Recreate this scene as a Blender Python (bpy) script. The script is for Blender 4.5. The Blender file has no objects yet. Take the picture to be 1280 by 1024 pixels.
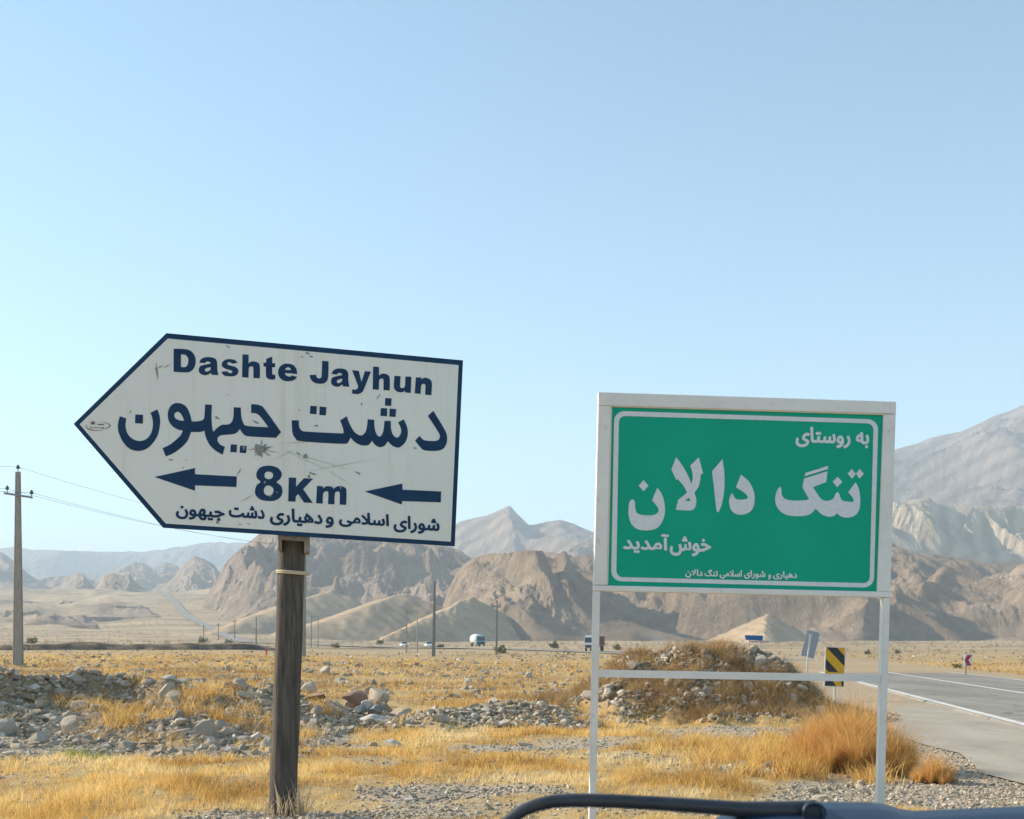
import bpy, bmesh, math, random
import numpy as np
from mathutils import Vector, Matrix

# ------------------------------------------------------------------ camera, world, sun, exposure
SC = bpy.context.scene
COL = SC.collection
F, HX, HY, CH = 1500.0, 640.0, 809.0, 1.5          # focal length in px of the 1280 px picture, horizon row, eye height
cd = bpy.data.cameras.new("camera")
cam = bpy.data.objects.new("camera", cd)
COL.objects.link(cam)
cam.location = (0, 0, CH)
cam.rotation_euler = (math.radians(90), 0, 0)
cd.sensor_width = 36
cd.lens = 36 * F / 1280
cd.shift_y = (HY - 512) / 1280
cd.clip_start = 0.05
cd.clip_end = 60000
cd.dof.use_dof = True
cd.dof.focus_distance = 11
cd.dof.aperture_fstop = 20
SC.camera = cam

SUN_EL, SUN_AZ = math.radians(28.5), math.radians(-71)       # azimuth from +Y, negative = to the left
sdir = Vector((math.sin(SUN_AZ) * math.cos(SUN_EL), math.cos(SUN_AZ) * math.cos(SUN_EL), math.sin(SUN_EL)))
w = bpy.data.worlds.new("World")
SC.world = w
w.use_nodes = True
nt = w.node_tree
sky = nt.nodes.new("ShaderNodeTexSky")
sky.sky_type = 'NISHITA'
sky.sun_disc = False
sky.sun_elevation = SUN_EL
sky.sun_rotation = SUN_AZ
sky.altitude = 900
sky.air_density = 1.0
sky.dust_density = 0.35
sky.ozone_density = 0.7
tint = nt.nodes.new("ShaderNodeMix")
tint.data_type = 'RGBA'; tint.blend_type = 'MULTIPLY'
tint.inputs[0].default_value = 1.0
tint.inputs[7].default_value = (.80, .97, .925, 1)
nt.links.new(sky.outputs[0], tint.inputs[6])
nt.links.new(tint.outputs[2], nt.nodes["Background"].inputs[0])
nt.nodes["Background"].inputs[1].default_value = 0.125
sl = bpy.data.lights.new("sun", 'SUN')
sl.energy = 5.0
sl.angle = math.radians(0.55)
sl.color = (1.0, 0.87, 0.69)
so = bpy.data.objects.new("sun", sl)
COL.objects.link(so)
so.rotation_euler = (-sdir).to_track_quat('-Z', 'Y').to_euler()
so.location = sdir * 50
SC.view_settings.view_transform = 'Standard'
SC.view_settings.look = 'None'
SC.view_settings.exposure = 0.93
SC.view_settings.gamma = 1
SC.cycles.use_denoising = True
SC.cycles.volume_bounces = 1
SC.cycles.max_bounces = 6
SC.cycles.transparent_max_bounces = 8

rnd = random.Random(5)
RNG = np.random.default_rng(11)

# ------------------------------------------------------------------ helpers
def P(px, py, Y):
    return Vector(((px - HX) / F * Y, Y, CH - (py - HY) / F * Y))

def tag(o, label=None, cat=None, group=None, kind=None):
    if label: o["label"] = label
    if cat: o["category"] = cat
    if group: o["group"] = group
    if kind: o["kind"] = kind
    return o

def empty(name, loc=(0, 0, 0), rz=0.0):
    o = bpy.data.objects.new(name, None)
    COL.objects.link(o)
    o.location = loc
    o.rotation_euler = (0, 0, rz)
    o.empty_display_size = 0.2
    return o

def link(name, me, mat=None, parent=None, world=True):
    """object for a mesh; the vertices are in world space when world=True, else in the parent's space"""
    o = bpy.data.objects.new(name, me)
    COL.objects.link(o)
    if mat is not None:
        me.materials.clear()
        me.materials.append(mat)
    if parent is not None:
        o.parent = parent
        if world and parent.parent is None:
            o.matrix_parent_inverse = (Matrix.Translation(parent.location) @ parent.rotation_euler.to_matrix().to_4x4()).inverted()
    return o

def np_mesh(name, co, faces, smooth=False, attrs=None):
    """co (n,3); faces (m,k) int array"""
    me = bpy.data.meshes.new(name)
    co = np.asarray(co, dtype=np.float32)
    faces = np.asarray(faces, dtype=np.int32)
    m, k = faces.shape
    me.vertices.add(len(co))
    me.vertices.foreach_set("co", co.ravel())
    me.loops.add(m * k)
    me.loops.foreach_set("vertex_index", faces.ravel())
    me.polygons.add(m)
    me.polygons.foreach_set("loop_start", np.arange(0, m * k, k, dtype=np.int32))
    try:
        me.polygons.foreach_set("loop_total", np.full(m, k, dtype=np.int32))
    except Exception:
        pass
    me.polygons.foreach_set("use_smooth", np.full(m, smooth, dtype=bool))
    if attrs:
        for nm, val in attrs.items():
            a = me.attributes.new(nm, 'FLOAT', 'POINT')
            a.data.foreach_set("value", np.asarray(val, dtype=np.float32).ravel())
    me.update(calc_edges=True)
    return me

def bm_mesh(name, bm, smooth=False):
    me = bpy.data.meshes.new(name)
    bmesh.ops.recalc_face_normals(bm, faces=bm.faces[:])
    for f in bm.faces:
        f.smooth = smooth
    bm.to_mesh(me)
    bm.free()
    return me

def box(bm, x0, x1, y0, y1, z0, z1, bev=0.0):
    r = bmesh.ops.create_cube(bm, size=1)
    vs = r["verts"]
    for v in vs:
        v.co = Vector((x0 + (v.co.x + .5) * (x1 - x0), y0 + (v.co.y + .5) * (y1 - y0), z0 + (v.co.z + .5) * (z1 - z0)))
    if bev:
        es = list({e for v in vs for e in v.link_edges})
        bmesh.ops.bevel(bm, geom=es, offset=bev, segments=2, profile=0.6, affect='EDGES')

def tube(bm, pts, rads, n=10, cap=True):
    """round bar through pts with a radius for each"""
    pts = [Vector(p) for p in pts]
    if not hasattr(rads, '__len__'):
        rads = [rads] * len(pts)
    rings = []
    for i, p in enumerate(pts):
        a = pts[max(i - 1, 0)]
        b = pts[min(i + 1, len(pts) - 1)]
        d = (b - a).normalized()
        u = d.cross(Vector((0, 0, 1)))
        if u.length < 0.05:
            u = d.cross(Vector((0, 1, 0)))
        u.normalize()
        v = d.cross(u)
        rings.append([bm.verts.new(p + (u * math.cos(t) + v * math.sin(t)) * rads[i])
                      for t in [2 * math.pi * k / n for k in range(n)]])
    for i in range(len(rings) - 1):
        for k in range(n):
            bm.faces.new((rings[i][k], rings[i][(k + 1) % n], rings[i + 1][(k + 1) % n], rings[i + 1][k]))
    if cap:
        bm.faces.new(rings[0][::-1])
        bm.faces.new(rings[-1])

# ---- gradient noise
_perm = RNG.permutation(512)
_perm = np.concatenate([_perm, _perm, _perm])
_ang = RNG.random(512) * 2 * np.pi
_gx, _gy = np.cos(_ang), np.sin(_ang)
def pn(x, y):
    xi = np.floor(x).astype(np.int64); yi = np.floor(y).astype(np.int64)
    xf = x - xi; yf = y - yi
    u = xf * xf * xf * (xf * (xf * 6 - 15) + 10); v = yf * yf * yf * (yf * (yf * 6 - 15) + 10)
    def g(ix, iy, dx, dy):
        h = _perm[_perm[ix & 511] + (iy & 511)] & 511
        return _gx[h] * dx + _gy[h] * dy
    a = g(xi, yi, xf, yf); b = g(xi + 1, yi, xf - 1, yf)
    c = g(xi, yi + 1, xf, yf - 1); d = g(xi + 1, yi + 1, xf - 1, yf - 1)
    return ((a + u * (b - a)) + v * ((c + u * (d - c)) - (a + u * (b - a)))) * 1.5
def fbm(x, y, o=5, g=0.5, l=2.03):
    s = np.zeros_like(x); a = 1.0
    for i in range(o):
        s += a * pn(x + 17.3 * i, y - 9.1 * i); a *= g; x = x * l; y = y * l
    return s
def ridged(x, y, o=5, g=0.5, l=2.1):
    s = np.zeros_like(x); a = 1.0; wgt = np.ones_like(x); tot = 0
    for i in range(o):
        n = 1 - np.abs(pn(x + 31.7 * i, y + 11.9 * i)) * 1.6
        n = np.clip(n, 0, 1) * wgt
        s += a * n; tot += a
        wgt = np.clip(n * 1.6, 0, 1); a *= g; x = x * l; y = y * l
    return s / tot
def gully(px, py, dx, dy):
    """stripes that run down the slope, broken up cell by cell"""
    ix = np.floor(px).astype(np.int64); iy = np.floor(py).astype(np.int64)
    fx = px - ix; fy = py - iy
    va = np.zeros_like(px); vx = np.zeros_like(px); vy = np.zeros_like(px); wt = np.zeros_like(px)
    for i in (-1, 0, 1, 2):
        for j in (-1, 0, 1, 2):
            h = _perm[_perm[(ix - i) & 511] + ((iy - j) & 511)] & 511
            qx = fx + i - (_gx[h] * .5 + .5) * .5; qy = fy + j - (_gy[h] * .5 + .5) * .5
            w_ = np.exp(-2 * (qx * qx + qy * qy))
            m_ = (qx * dx + qy * dy) * 6.2832
            va += np.cos(m_) * w_; s_ = -np.sin(m_) * w_
            vx += s_ * dx; vy += s_ * dy; wt += w_
    return va / wt, vx / wt, vy / wt
def erosion(px, py, gx, gy, octs=5, branch=.9, gain=.44):
    """gullied relief, about -1..1, following the slope gx, gy"""
    h = np.zeros_like(px); hx = np.zeros_like(px); hy = np.zeros_like(px)
    a = .5; f = 1.0
    for _ in range(octs):
        q = gully(px * f, py * f, gy + hy * branch, -(gx + hx * branch))
        h += q[0] * a; hx += q[1] * a / 6; hy += q[2] * a / 6
        a *= gain; f *= 2
    return h
def sm(a, b, x):
    t = np.clip((x - a) / (b - a), 0, 1)
    return t * t * (3 - 2 * t)

# ------------------------------------------------------------------ materials
def mat(name, col=(.5, .5, .5), rough=.7, metal=0.0, spec=.3):
    m = bpy.data.materials.new(name)
    m.use_nodes = True
    b = m.node_tree.nodes["Principled BSDF"]
    b.inputs["Base Color"].default_value = (*col, 1)
    b.inputs["Roughness"].default_value = rough
    b.inputs["Metallic"].default_value = metal
    b.inputs["Specular IOR Level"].default_value = spec
    return m
def N(m, t, **kw):
    n = m.node_tree.nodes.new(t)
    for k, v in kw.items():
        setattr(n, k, v)
    return n
def L(m, a, b):
    m.node_tree.links.new(a, b)
def bsdf(m):
    return m.node_tree.nodes["Principled BSDF"]
def noise(m, scale, detail=6, rough=.6, vec=None, dist=0.0):
    n = N(m, "ShaderNodeTexNoise")
    n.inputs["Scale"].default_value = scale
    n.inputs["Detail"].default_value = detail
    n.inputs["Roughness"].default_value = rough
    n.inputs["Distortion"].default_value = dist
    if vec is not None:
        L(m, vec, n.inputs["Vector"])
    return n.outputs["Fac"]
def ramp(m, fac, stops):
    r = N(m, "ShaderNodeValToRGB")
    el = r.color_ramp.elements
    while len(el) < len(stops):
        el.new(0.5)
    for e, (p, c) in zip(el, stops):
        e.position = p
        e.color = (*c, 1) if len(c) == 3 else c
    L(m, fac, r.inputs[0])
    return r.outputs[0]
def mixc(m, fac, a, b, mode='MIX'):
    n = N(m, "ShaderNodeMix", data_type='RGBA', blend_type=mode)
    for sock, v in ((n.inputs[0], fac), (n.inputs[6], a), (n.inputs[7], b)):
        if hasattr(v, "is_linked"):
            L(m, v, sock)
        else:
            sock.default_value = v if not isinstance(v, tuple) else (*v, 1)
    return n.outputs[2]
def attr(m, name):
    n = N(m, "ShaderNodeAttribute", attribute_name=name)
    return n.outputs["Fac"]
def geo(m):
    return N(m, "ShaderNodeNewGeometry").outputs["Position"]
def objco(m):
    return N(m, "ShaderNodeTexCoord").outputs["Object"]
def scaled(m, vec, s):
    n = N(m, "ShaderNodeMapping")
    n.inputs["Scale"].default_value = s
    L(m, vec, n.inputs["Vector"])
    return n.outputs[0]
def bump(m, h, strength=.5, dist=.05):
    n = N(m, "ShaderNodeBump")
    n.inputs["Strength"].default_value = strength
    n.inputs["Distance"].default_value = dist
    L(m, h, n.inputs["Height"])
    L(m, n.outputs[0], bsdf(m).inputs["Normal"])
def base(m, c):
    L(m, c, bsdf(m).inputs["Base Color"])
def weathered(name, c1, c2, scale=8, rough=.6, stretch=(1, 1, 1), lo=.35, hi=.7, bstr=.15, bd=.01, metal=0, spec=.3):
    m = mat(name, c1, rough, metal, spec)
    v = scaled(m, objco(m), stretch)
    f = noise(m, scale, 8, .65, v)
    base(m, ramp(m, f, [(lo, c1), (hi, c2)]))
    if bstr:
        bump(m, noise(m, scale * 3, 6, .6, v), bstr, bd)
    return m
# ------------------------------------------------------------------ terrain heights
XW = [-40, -16, -9.6, -8.2, -6.6, -4.6, -3.6, -2.7, -1.9, -.9, -.1, .9, 1.8]
HW = [1.1, 1.15, 1.15, 1.02, .80, .70, .42, .08, .18, .38, .38, .26, .04]
WF = [5, 5, 5, 5, 5, 4.5, 3.2, 2.0, 1.6, 1.6, 1.6, 1.6, 1.6]
LY = [0, 55, 150, 190, 300, 480, 750, 1050, 1500, 2000, 3000, 5000, 12000]
LZ = [0, 0, .85, 1.15, 2.1, 3.5, 10, 30, 70, 92, 120, 150, 150]
RY = [0, 200, 700, 1200, 3000, 12000]
RZ = [0, .3, 5.0, 12, 30, 60]
FRY = [430, 580, 760, 900, 1060, 1260, 1480, 1620]
FRX = [-93, -136, -188, -236, -290, -355, -430, -480]
def road_u(X, Y):
    return X - .176 * Y
def mound_h(X, Y):
    dx = (X - 4.15); dy = (Y - 26.3)
    lob = 1.36 * np.clip(1 - np.abs(dx / 2.95) ** 2.6, 0, 1) ** .9 * np.clip(1 - (dy / 3.3) ** 2, 0, 1) ** .8
    skirt = .5 * np.clip(1 - (dx / 4.4) ** 2 - (dy / 4.2) ** 2, 0, 1)
    h = np.maximum(lob, skirt)
    return h * (1 + .16 * fbm(X * .9, Y * .9, 3)) + (h > .02) * .10 * fbm(X * 1.7, Y * 1.7, 3)
def ground_z(X, Y):
    X = np.asarray(X, float); Y = np.asarray(Y, float)
    R = np.hypot(X, Y)
    near = 1 - sm(60, 200, R)
    z = near * (.07 * fbm(X / 4, Y / 4, 4) + .035 * fbm(X * .9, Y * .9, 3))
    # field behind the rubble bank: a little higher on the left, with low furrows
    z += near * sm(24, 45, Y) * .40 * sm(2, -18, X) + sm(25, 35, Y) * near * .16 * ridged(X / 14, Y / 5, 3) * sm(20, 8, road_u(X, Y) + 10)
    # rubble bank
    hw = np.interp(X, XW, HW); wf = np.interp(X, XW, WF)
    yc = 22.6 - .6 * np.clip(-7.3 - X, 0, 4) + .5 * fbm(X / 3, X * 0 + 3.7, 2)
    t = np.where(Y < yc, (yc - Y) / wf, (Y - yc) / 3.0)
    steep = np.where(Y < yc, np.clip(1 - (yc - Y) / .55, 0, 1), 1) * sm(-5.2, -7.4, X)
    pr = np.clip(1 - t, 0, 1) ** 1.25
    pr = np.where(X < -5.2, pr * (1 - .55 * sm(-5.2, -7.4, X)) + .55 * steep * np.where(Y < yc, 1, np.clip(1 - t, 0, 1)), pr)
    z += hw * pr * (1 + .35 * fbm(X * .8, Y * .8, 3)) * (X < 2.2)
    z += mound_h(X, Y)
    # little heap of gravel round the sign pole
    z += .05 * np.clip(1 - ((X + 1.9) / 1.0) ** 2 - ((Y - 10.25) / .8) ** 2, 0, 1)
    # road corridor is flat
    u = road_u(X, Y)
    k = sm(1.2, 2.9, u) * (1 - sm(14.5, 19, u)) * (1 - sm(100, 170, Y))
    z = z * (1 - k) - .03 * k
    # far plain, rising to the left
    lf = sm(-.12, -.235, X / np.maximum(Y, 1)) * (Y > 1)
    far = np.interp(Y, LY, LZ) * lf + np.interp(Y, RY, RZ) * (1 - lf)
    z += far
    wav = sm(300, 900, Y) * lf * sm(14, 75, np.abs(X - np.interp(Y, FRY, FRX)))
    z += wav * (14 * (ridged(X / 190, Y / 300, 5) - .55) + 5 * (ridged(X / 50, Y / 110, 4) - .5)) * sm(650, 1300, Y + 200 * fbm(X / 200, Y / 200, 2))
    z += sm(200, 500, R) * .5 * fbm(X / 40, Y / 30, 3)
    return z
def gz(x, y):
    return float(ground_z(np.array([x]), np.array([y]))[0])

# ---- how grassy the near ground is, 0..1
BARE = [(-8.2, 21.3, 4.2, 1.9, .75), (-2.0, 10.4, 1.0, .75, 1.2), (-.35, 12.4, 1.5, .7, .7), (.5, 17.6, 1.7, .7, .8), (3.9, 12.2, 1.7, 1.4, 1.0), (4.0, 20.6, 1.7, 1.2, .7),
        (-4.1, 19.6, 1.6, 1.3, 1.0), (-7, 18.6, 3.6, 2.6, 1.1), (-5.5, 16.8, 3.0, 1.0, .8), (2.2, 14.3, 1.2, .45, .6), (-1.1, 15.6, .8, .4, .5), (5.3, 11.4, 1.6, 2.2, 1.1),
        (-3.3, 14.9, .9, .3, .7), (1.6, 16.4, .9, .35, .7), (1.0, 11.2, 1.0, .35, .6)]
LUSH = [(-4.0, 12.4, 2.8, 1.6, .8), (-2.6, 14.3, 3.4, .8, .5), (-.3, 20.4, 2.6, 1.4, .9), (1.7, 12.6, 1.3, 1.0, .7), (3.2, 17.5, 2.3, 1.6, .5), (-.9, 18.9, 1.3, .6, .5), (.2, 14.5, 2.0, .6, .5)]
def grassy(X, Y):
    d = .62 + .55 * fbm(X / 2.6, Y / 2.0, 4)
    for cx, cy, rx, ry, a in BARE:
        d -= a * np.clip(1.25 - ((X - cx) / rx) ** 2 - ((Y - cy) / ry) ** 2, 0, 1)
    for cx, cy, rx, ry, a in LUSH:
        d += a * np.clip(1.2 - ((X - cx) / rx) ** 2 - ((Y - cy) / ry) ** 2, 0, 1)
    u = road_u(X, Y)
    d *= 1 - sm(1.7, 3.0, u) * (1 - sm(14.5, 17, u))
    return np.clip(d, 0, 1)

# ---- ground sheet
def build_ground():
    ang = np.concatenate([np.linspace(-180, -34, 60, endpoint=False), np.linspace(-34, 34, 560, endpoint=False), np.linspace(34, 180, 61)])
    ang = np.radians(ang)
    r = np.concatenate([[.4], np.geomspace(1, 6, 16, endpoint=False), np.geomspace(6, 75, 300, endpoint=False), np.geomspace(75, 9000, 360)])
    A, R = np.meshgrid(ang, r)
    X = R * np.sin(A); Y = R * np.cos(A)
    Z = ground_z(X, Y)
    n, m = X.shape
    idx = np.arange(n * m).reshape(n, m)
    f = np.stack([idx[:-1, :-1], idx[:-1, 1:], idx[1:, 1:], idx[1:, :-1]], -1).reshape(-1, 4)[:, ::-1]
    straw = grassy(X, Y)
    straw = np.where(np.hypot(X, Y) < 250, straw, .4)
    bank = np.clip(mound_h(X, Y) * 1.2, 0, 1) + .85 * sm(-3.0, -5.5, X) * sm(18.5, 20.5, Y) * sm(25, 23, Y)
    me = np_mesh("ground", np.stack([X, Y, Z], -1).reshape(-1, 3), f, True, {"straw": straw, "bank": bank})
    m_ = mat("dry_ground", rough=.95, spec=.1)
    p = geo(m_)
    n1 = noise(m_, 1.3, 8, .7, p); n2 = noise(m_, 14, 6, .7, p); n3 = noise(m_, .09, 6, .6, p)
    gravel = ramp(m_, n2, [(.3, (.22, .18, .13)), (.5, (.40, .335, .25)), (.72, (.58, .51, .41))])
    n4 = noise(m_, 32, 8, .75, p)
    strawc = mixc(m_, ramp(m_, n4, [(.40, (0, 0, 0)), (.62, (1, 1, 1))]), ramp(m_, n1, [(.3, (.24, .165, .085)), (.7, (.40, .31, .20))]), ramp(m_, n1, [(.3, (.46, .30, .10)), (.55, (.60, .42, .17)), (.75, (.68, .51, .26))]))
    s = N(m_, "ShaderNodeMath", operation='MULTIPLY_ADD'); L(m_, n1, s.inputs[0]); s.inputs[1].default_value = .7
    L(m_, attr(m_, "straw"), s.inputs[2])
    fac = ramp(m_, s.outputs[0], [(.50, (0, 0, 0)), (.85, (1, 1, 1))])
    c = mixc(m_, fac, gravel, strawc)
    c = mixc(m_, attr(m_, "bank"), c, ramp(m_, n1, [(.3, (.20, .14, .08)), (.7, (.40, .29, .17))]))
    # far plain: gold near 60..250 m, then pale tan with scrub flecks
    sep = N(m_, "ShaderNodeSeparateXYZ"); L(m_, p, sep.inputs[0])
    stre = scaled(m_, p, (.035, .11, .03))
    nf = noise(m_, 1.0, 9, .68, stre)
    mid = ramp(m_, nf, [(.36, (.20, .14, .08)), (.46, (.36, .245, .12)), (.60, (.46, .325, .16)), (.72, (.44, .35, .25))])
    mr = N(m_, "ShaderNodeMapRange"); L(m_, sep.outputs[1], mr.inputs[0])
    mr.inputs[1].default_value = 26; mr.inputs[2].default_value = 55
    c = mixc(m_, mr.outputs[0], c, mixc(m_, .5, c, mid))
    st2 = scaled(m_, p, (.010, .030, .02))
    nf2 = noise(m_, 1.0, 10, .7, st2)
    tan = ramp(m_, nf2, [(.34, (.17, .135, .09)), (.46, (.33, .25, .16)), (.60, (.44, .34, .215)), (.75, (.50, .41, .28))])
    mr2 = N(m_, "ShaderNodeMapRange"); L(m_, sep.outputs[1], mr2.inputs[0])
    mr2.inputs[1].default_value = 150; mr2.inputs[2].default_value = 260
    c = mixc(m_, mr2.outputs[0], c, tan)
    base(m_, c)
    bump(m_, noise(m_, 9, 8, .75, p), .55, .06)
    return tag(link("ground", me, m_), kind="structure")
build_ground()

# ---- road
def catmull(pts, n):
    pts = [np.array(p, float) for p in pts]
    pts = [2 * pts[0] - pts[1]] + pts + [2 * pts[-1] - pts[-2]]
    out = []
    for i in range(1, len(pts) - 2):
        a, b, c, d = pts[i - 1:i + 3]
        for t in np.linspace(0, 1, n, endpoint=False):
            out.append(.5 * (2 * b + (c - a) * t + (2 * a - 5 * b + 4 * c - d) * t * t + (3 * b - a - 3 * c + d) * t ** 3))
    out.append(pts[-2])
    return np.array(out)
ROAD = catmull([(9.35 - .176 * 25, -25), (9.35, 0), (9.35 + 3.52, 20), (9.35 + 7.04, 40), (9.35 + 10.56, 60), (9.35 + 14, 80), (25.7, 100), (27, 130), (25, 170), (16.5, 222), (-7, 280),
                (-45, 335), (-93, 430), (-136, 580), (-188, 760), (-236, 900), (-290, 1060), (-355, 1260), (-430, 1480), (-480, 1620)], 14)
_t = np.gradient(ROAD, axis=0); _t /= np.linalg.norm(_t, axis=1)[:, None]
ROADN = np.stack([_t[:, 1], -_t[:, 0]], -1)             # to the right of travel
ROADT = _t
_zc = ground_z(ROAD[:, 0], ROAD[:, 1])
_zs = np.convolve(np.pad(_zc, 6, mode='edge'), np.ones(13) / 13, 'valid')
ROADZ = np.where(ROAD[:, 1] < 120, 0.0, np.maximum(_zc, _zs)) + .07 + np.clip(ROAD[:, 1] - 120, 0, 2000) * .0011
def strip(name, o0, o1, dz, mt, side0=None, i0=0, i1=None, wob=None, thick=0.0):
    i1 = i1 or len(ROAD)
    c = ROAD[i0:i1]; nn = ROADN[i0:i1]; z = ROADZ[i0:i1] + dz
    k = np.arange(len(c))
    offs = [o0, o1]
    cols = []
    if thick:
        cols.append((o0 - .04, -thick)); cols.append((o0, 0)); cols.append((o1, 0)); cols.append((o1 + .04, -thick))
    else:
        for q in np.linspace(o0, o1, 4):
            cols.append((q, 0))
    V = []
    for j, (o, d) in enumerate(cols):
        off = np.full(len(c), float(o))
        if wob is not None and j == (0 if wob > 0 else len(cols) - 1):
            off = off + abs(wob) * fbm(c[:, 1] * .6, c[:, 1] * 0 + 2.2, 3)
        V.append(np.stack([c[:, 0] + nn[:, 0] * off, c[:, 1] + nn[:, 1] * off, z + d], -1))
    V = np.stack(V, 1)
    n, m, _ = V.shape
    idx = np.arange(n * m).reshape(n, m)
    f = np.stack([idx[:-1, :-1], idx[:-1, 1:], idx[1:, 1:], idx[1:, :-1]], -1).reshape(-1, 4)
    return tag(link(name, np_mesh(name, V.reshape(-1, 3), f), mt), kind="structure")
asph = mat("asphalt", rough=.85, spec=.25)
_p = geo(asph)
_rc = ramp(asph, noise(asph, 1.2, 8, .7, scaled(asph, _p, (1, .12, 1))), [(.3, (.20, .183, .158)), (.55, (.265, .245, .213)), (.75, (.32, .295, .255))])
_rc = mixc(asph, ramp(asph, noise(asph, 60, 3, .6, _p), [(.45, (0, 0, 0)), (.7, (.45, .45, .45))]), _rc, (.33, .31, .28))
_vo = N(asph, "ShaderNodeTexVoronoi", feature='DISTANCE_TO_EDGE')
_vo.inputs["Scale"].default_value = .42
_wp = N(asph, "ShaderNodeVectorMath", operation='ADD'); L(asph, _p, _wp.inputs[0])
_wn = N(asph, "ShaderNodeTexNoise"); _wn.inputs["Scale"].default_value = 1.1; _wn.inputs["Detail"].default_value = 6; L(asph, _p, _wn.inputs["Vector"])
L(asph, _wn.outputs["Color"], _wp.inputs[1]); L(asph, _wp.outputs[0], _vo.inputs["Vector"])
_ck = ramp(asph, _vo.outputs["Distance"], [(.0, (.8, .8, .8)), (.012, (0, 0, 0))])
_rc = mixc(asph, _ck, _rc, (.07, .065, .06))
_rc = mixc(asph, ramp(asph, noise(asph, .35, 4, .5, scaled(asph, _p, (1, .3, 1))), [(.52, (0, 0, 0)), (.56, (.5, .5, .5))]), _rc, (.17, .16, .145))
base(asph, _rc)
bump(asph, noise(asph, 90, 3, .6, _p), .3, .01)
vergem = mat("compacted_verge", rough=.95, spec=.1)
_p = geo(vergem)
base(vergem, mixc(vergem, ramp(vergem, noise(vergem, 30, 5, .7, _p), [(.55, (0, 0, 0)), (.75, (.5, .5, .5))]),
     ramp(vergem, noise(vergem, .9, 8, .72, scaled(vergem, _p, (1, .35, 1))), [(.3, (.30, .262, .212)), (.5, (.375, .335, .275)), (.72, (.44, .40, .335))]), (.26, .23, .19)))
bump(vergem, noise(vergem, 40, 6, .7, _p), .35, .02)
paint = mat("road_paint", rough=.75, spec=.2)
_p = geo(paint)
base(paint, ramp(paint, noise(paint, 7, 8, .75, _p), [(.36, (.30, .285, .26)), (.46, (.62, .60, .56)), (.7, (.74, .72, .68))]))
K = int(np.argmax(ROAD[:, 1] > 118))
strip("road", -3.85, 3.75, 0, asph, thick=.06)
strip("road_marking", -3.82, -3.62, .004, paint, i1=int(np.argmax(ROAD[:, 1] > 400)))
strip("road_marking", -.09, .09, .004, paint, i1=int(np.argmax(ROAD[:, 1] > 600)))
strip("road_marking", 3.45, 3.58, .004, paint, i1=int(np.argmax(ROAD[:, 1] > 400)))
strip("road_shoulder", -6.15, -3.90, -.055, vergem, wob=.38, i1=K)
strip("road_shoulder", 3.80, 5.3, -.055, vergem, wob=-.35, i1=K)

# ---- dark embankment crossing the plain on the left
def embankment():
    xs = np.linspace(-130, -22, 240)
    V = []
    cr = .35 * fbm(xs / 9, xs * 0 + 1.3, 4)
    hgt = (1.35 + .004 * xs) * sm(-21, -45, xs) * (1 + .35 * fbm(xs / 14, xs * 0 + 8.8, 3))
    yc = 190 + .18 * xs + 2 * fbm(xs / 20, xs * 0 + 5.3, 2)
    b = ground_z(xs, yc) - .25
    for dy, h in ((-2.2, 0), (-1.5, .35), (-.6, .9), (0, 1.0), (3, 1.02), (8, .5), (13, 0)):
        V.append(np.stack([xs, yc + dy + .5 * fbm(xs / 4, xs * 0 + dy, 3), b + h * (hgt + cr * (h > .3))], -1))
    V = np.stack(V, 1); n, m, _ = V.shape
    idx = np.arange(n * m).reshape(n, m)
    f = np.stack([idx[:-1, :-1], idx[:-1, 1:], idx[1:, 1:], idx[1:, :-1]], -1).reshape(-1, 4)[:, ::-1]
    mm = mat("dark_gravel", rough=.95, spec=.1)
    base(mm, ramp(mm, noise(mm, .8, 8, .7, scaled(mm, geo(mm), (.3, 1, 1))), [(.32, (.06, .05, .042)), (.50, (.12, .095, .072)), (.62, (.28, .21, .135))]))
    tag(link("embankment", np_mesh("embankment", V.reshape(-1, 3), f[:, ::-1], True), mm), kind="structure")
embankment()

# ------------------------------------------------------------------ mountains
def rockmat(name, c1, c2, c3, sc, strata=None, strat_dir=(0, 0, 1), bd=6.0):
    m = mat(name, rough=.97, spec=.05)
    p = geo(m)
    f = noise(m, sc, 10, .68, p)
    c = ramp(m, f, [(.30, c1), (.5, c2), (.70, c3)])
    f2 = noise(m, sc * 9, 8, .7, p)
    c = mixc(m, ramp(m, f2, [(.46, (0, 0, 0)), (.72, (.75, .75, .75))]), c, tuple(x * .62 for x in c2))
    if strata:
        wv = N(m, "ShaderNodeTexWave", wave_type='BANDS', bands_direction='Z')
        wv.inputs["Scale"].default_value = strata
        wv.inputs["Distortion"].default_value = 3.5
        wv.inputs["Detail"].default_value = 4
        wv.inputs["Detail Scale"].default_value = 1.2
        mp = N(m, "ShaderNodeMapping"); mp.inputs["Rotation"].default_value = strat_dir
        L(m, p, mp.inputs["Vector"]); L(m, mp.outputs[0], wv.inputs["Vector"])
        c = mixc(m, .55, c, mixc(m, wv.outputs["Fac"], tuple(x * .74 for x in c2), tuple(min(1, x * 1.15) for x in c3)))
    base(m, c)
    bump(m, noise(m, sc * 6, 12, .75, p), 1.0, bd)
    return m
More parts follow.
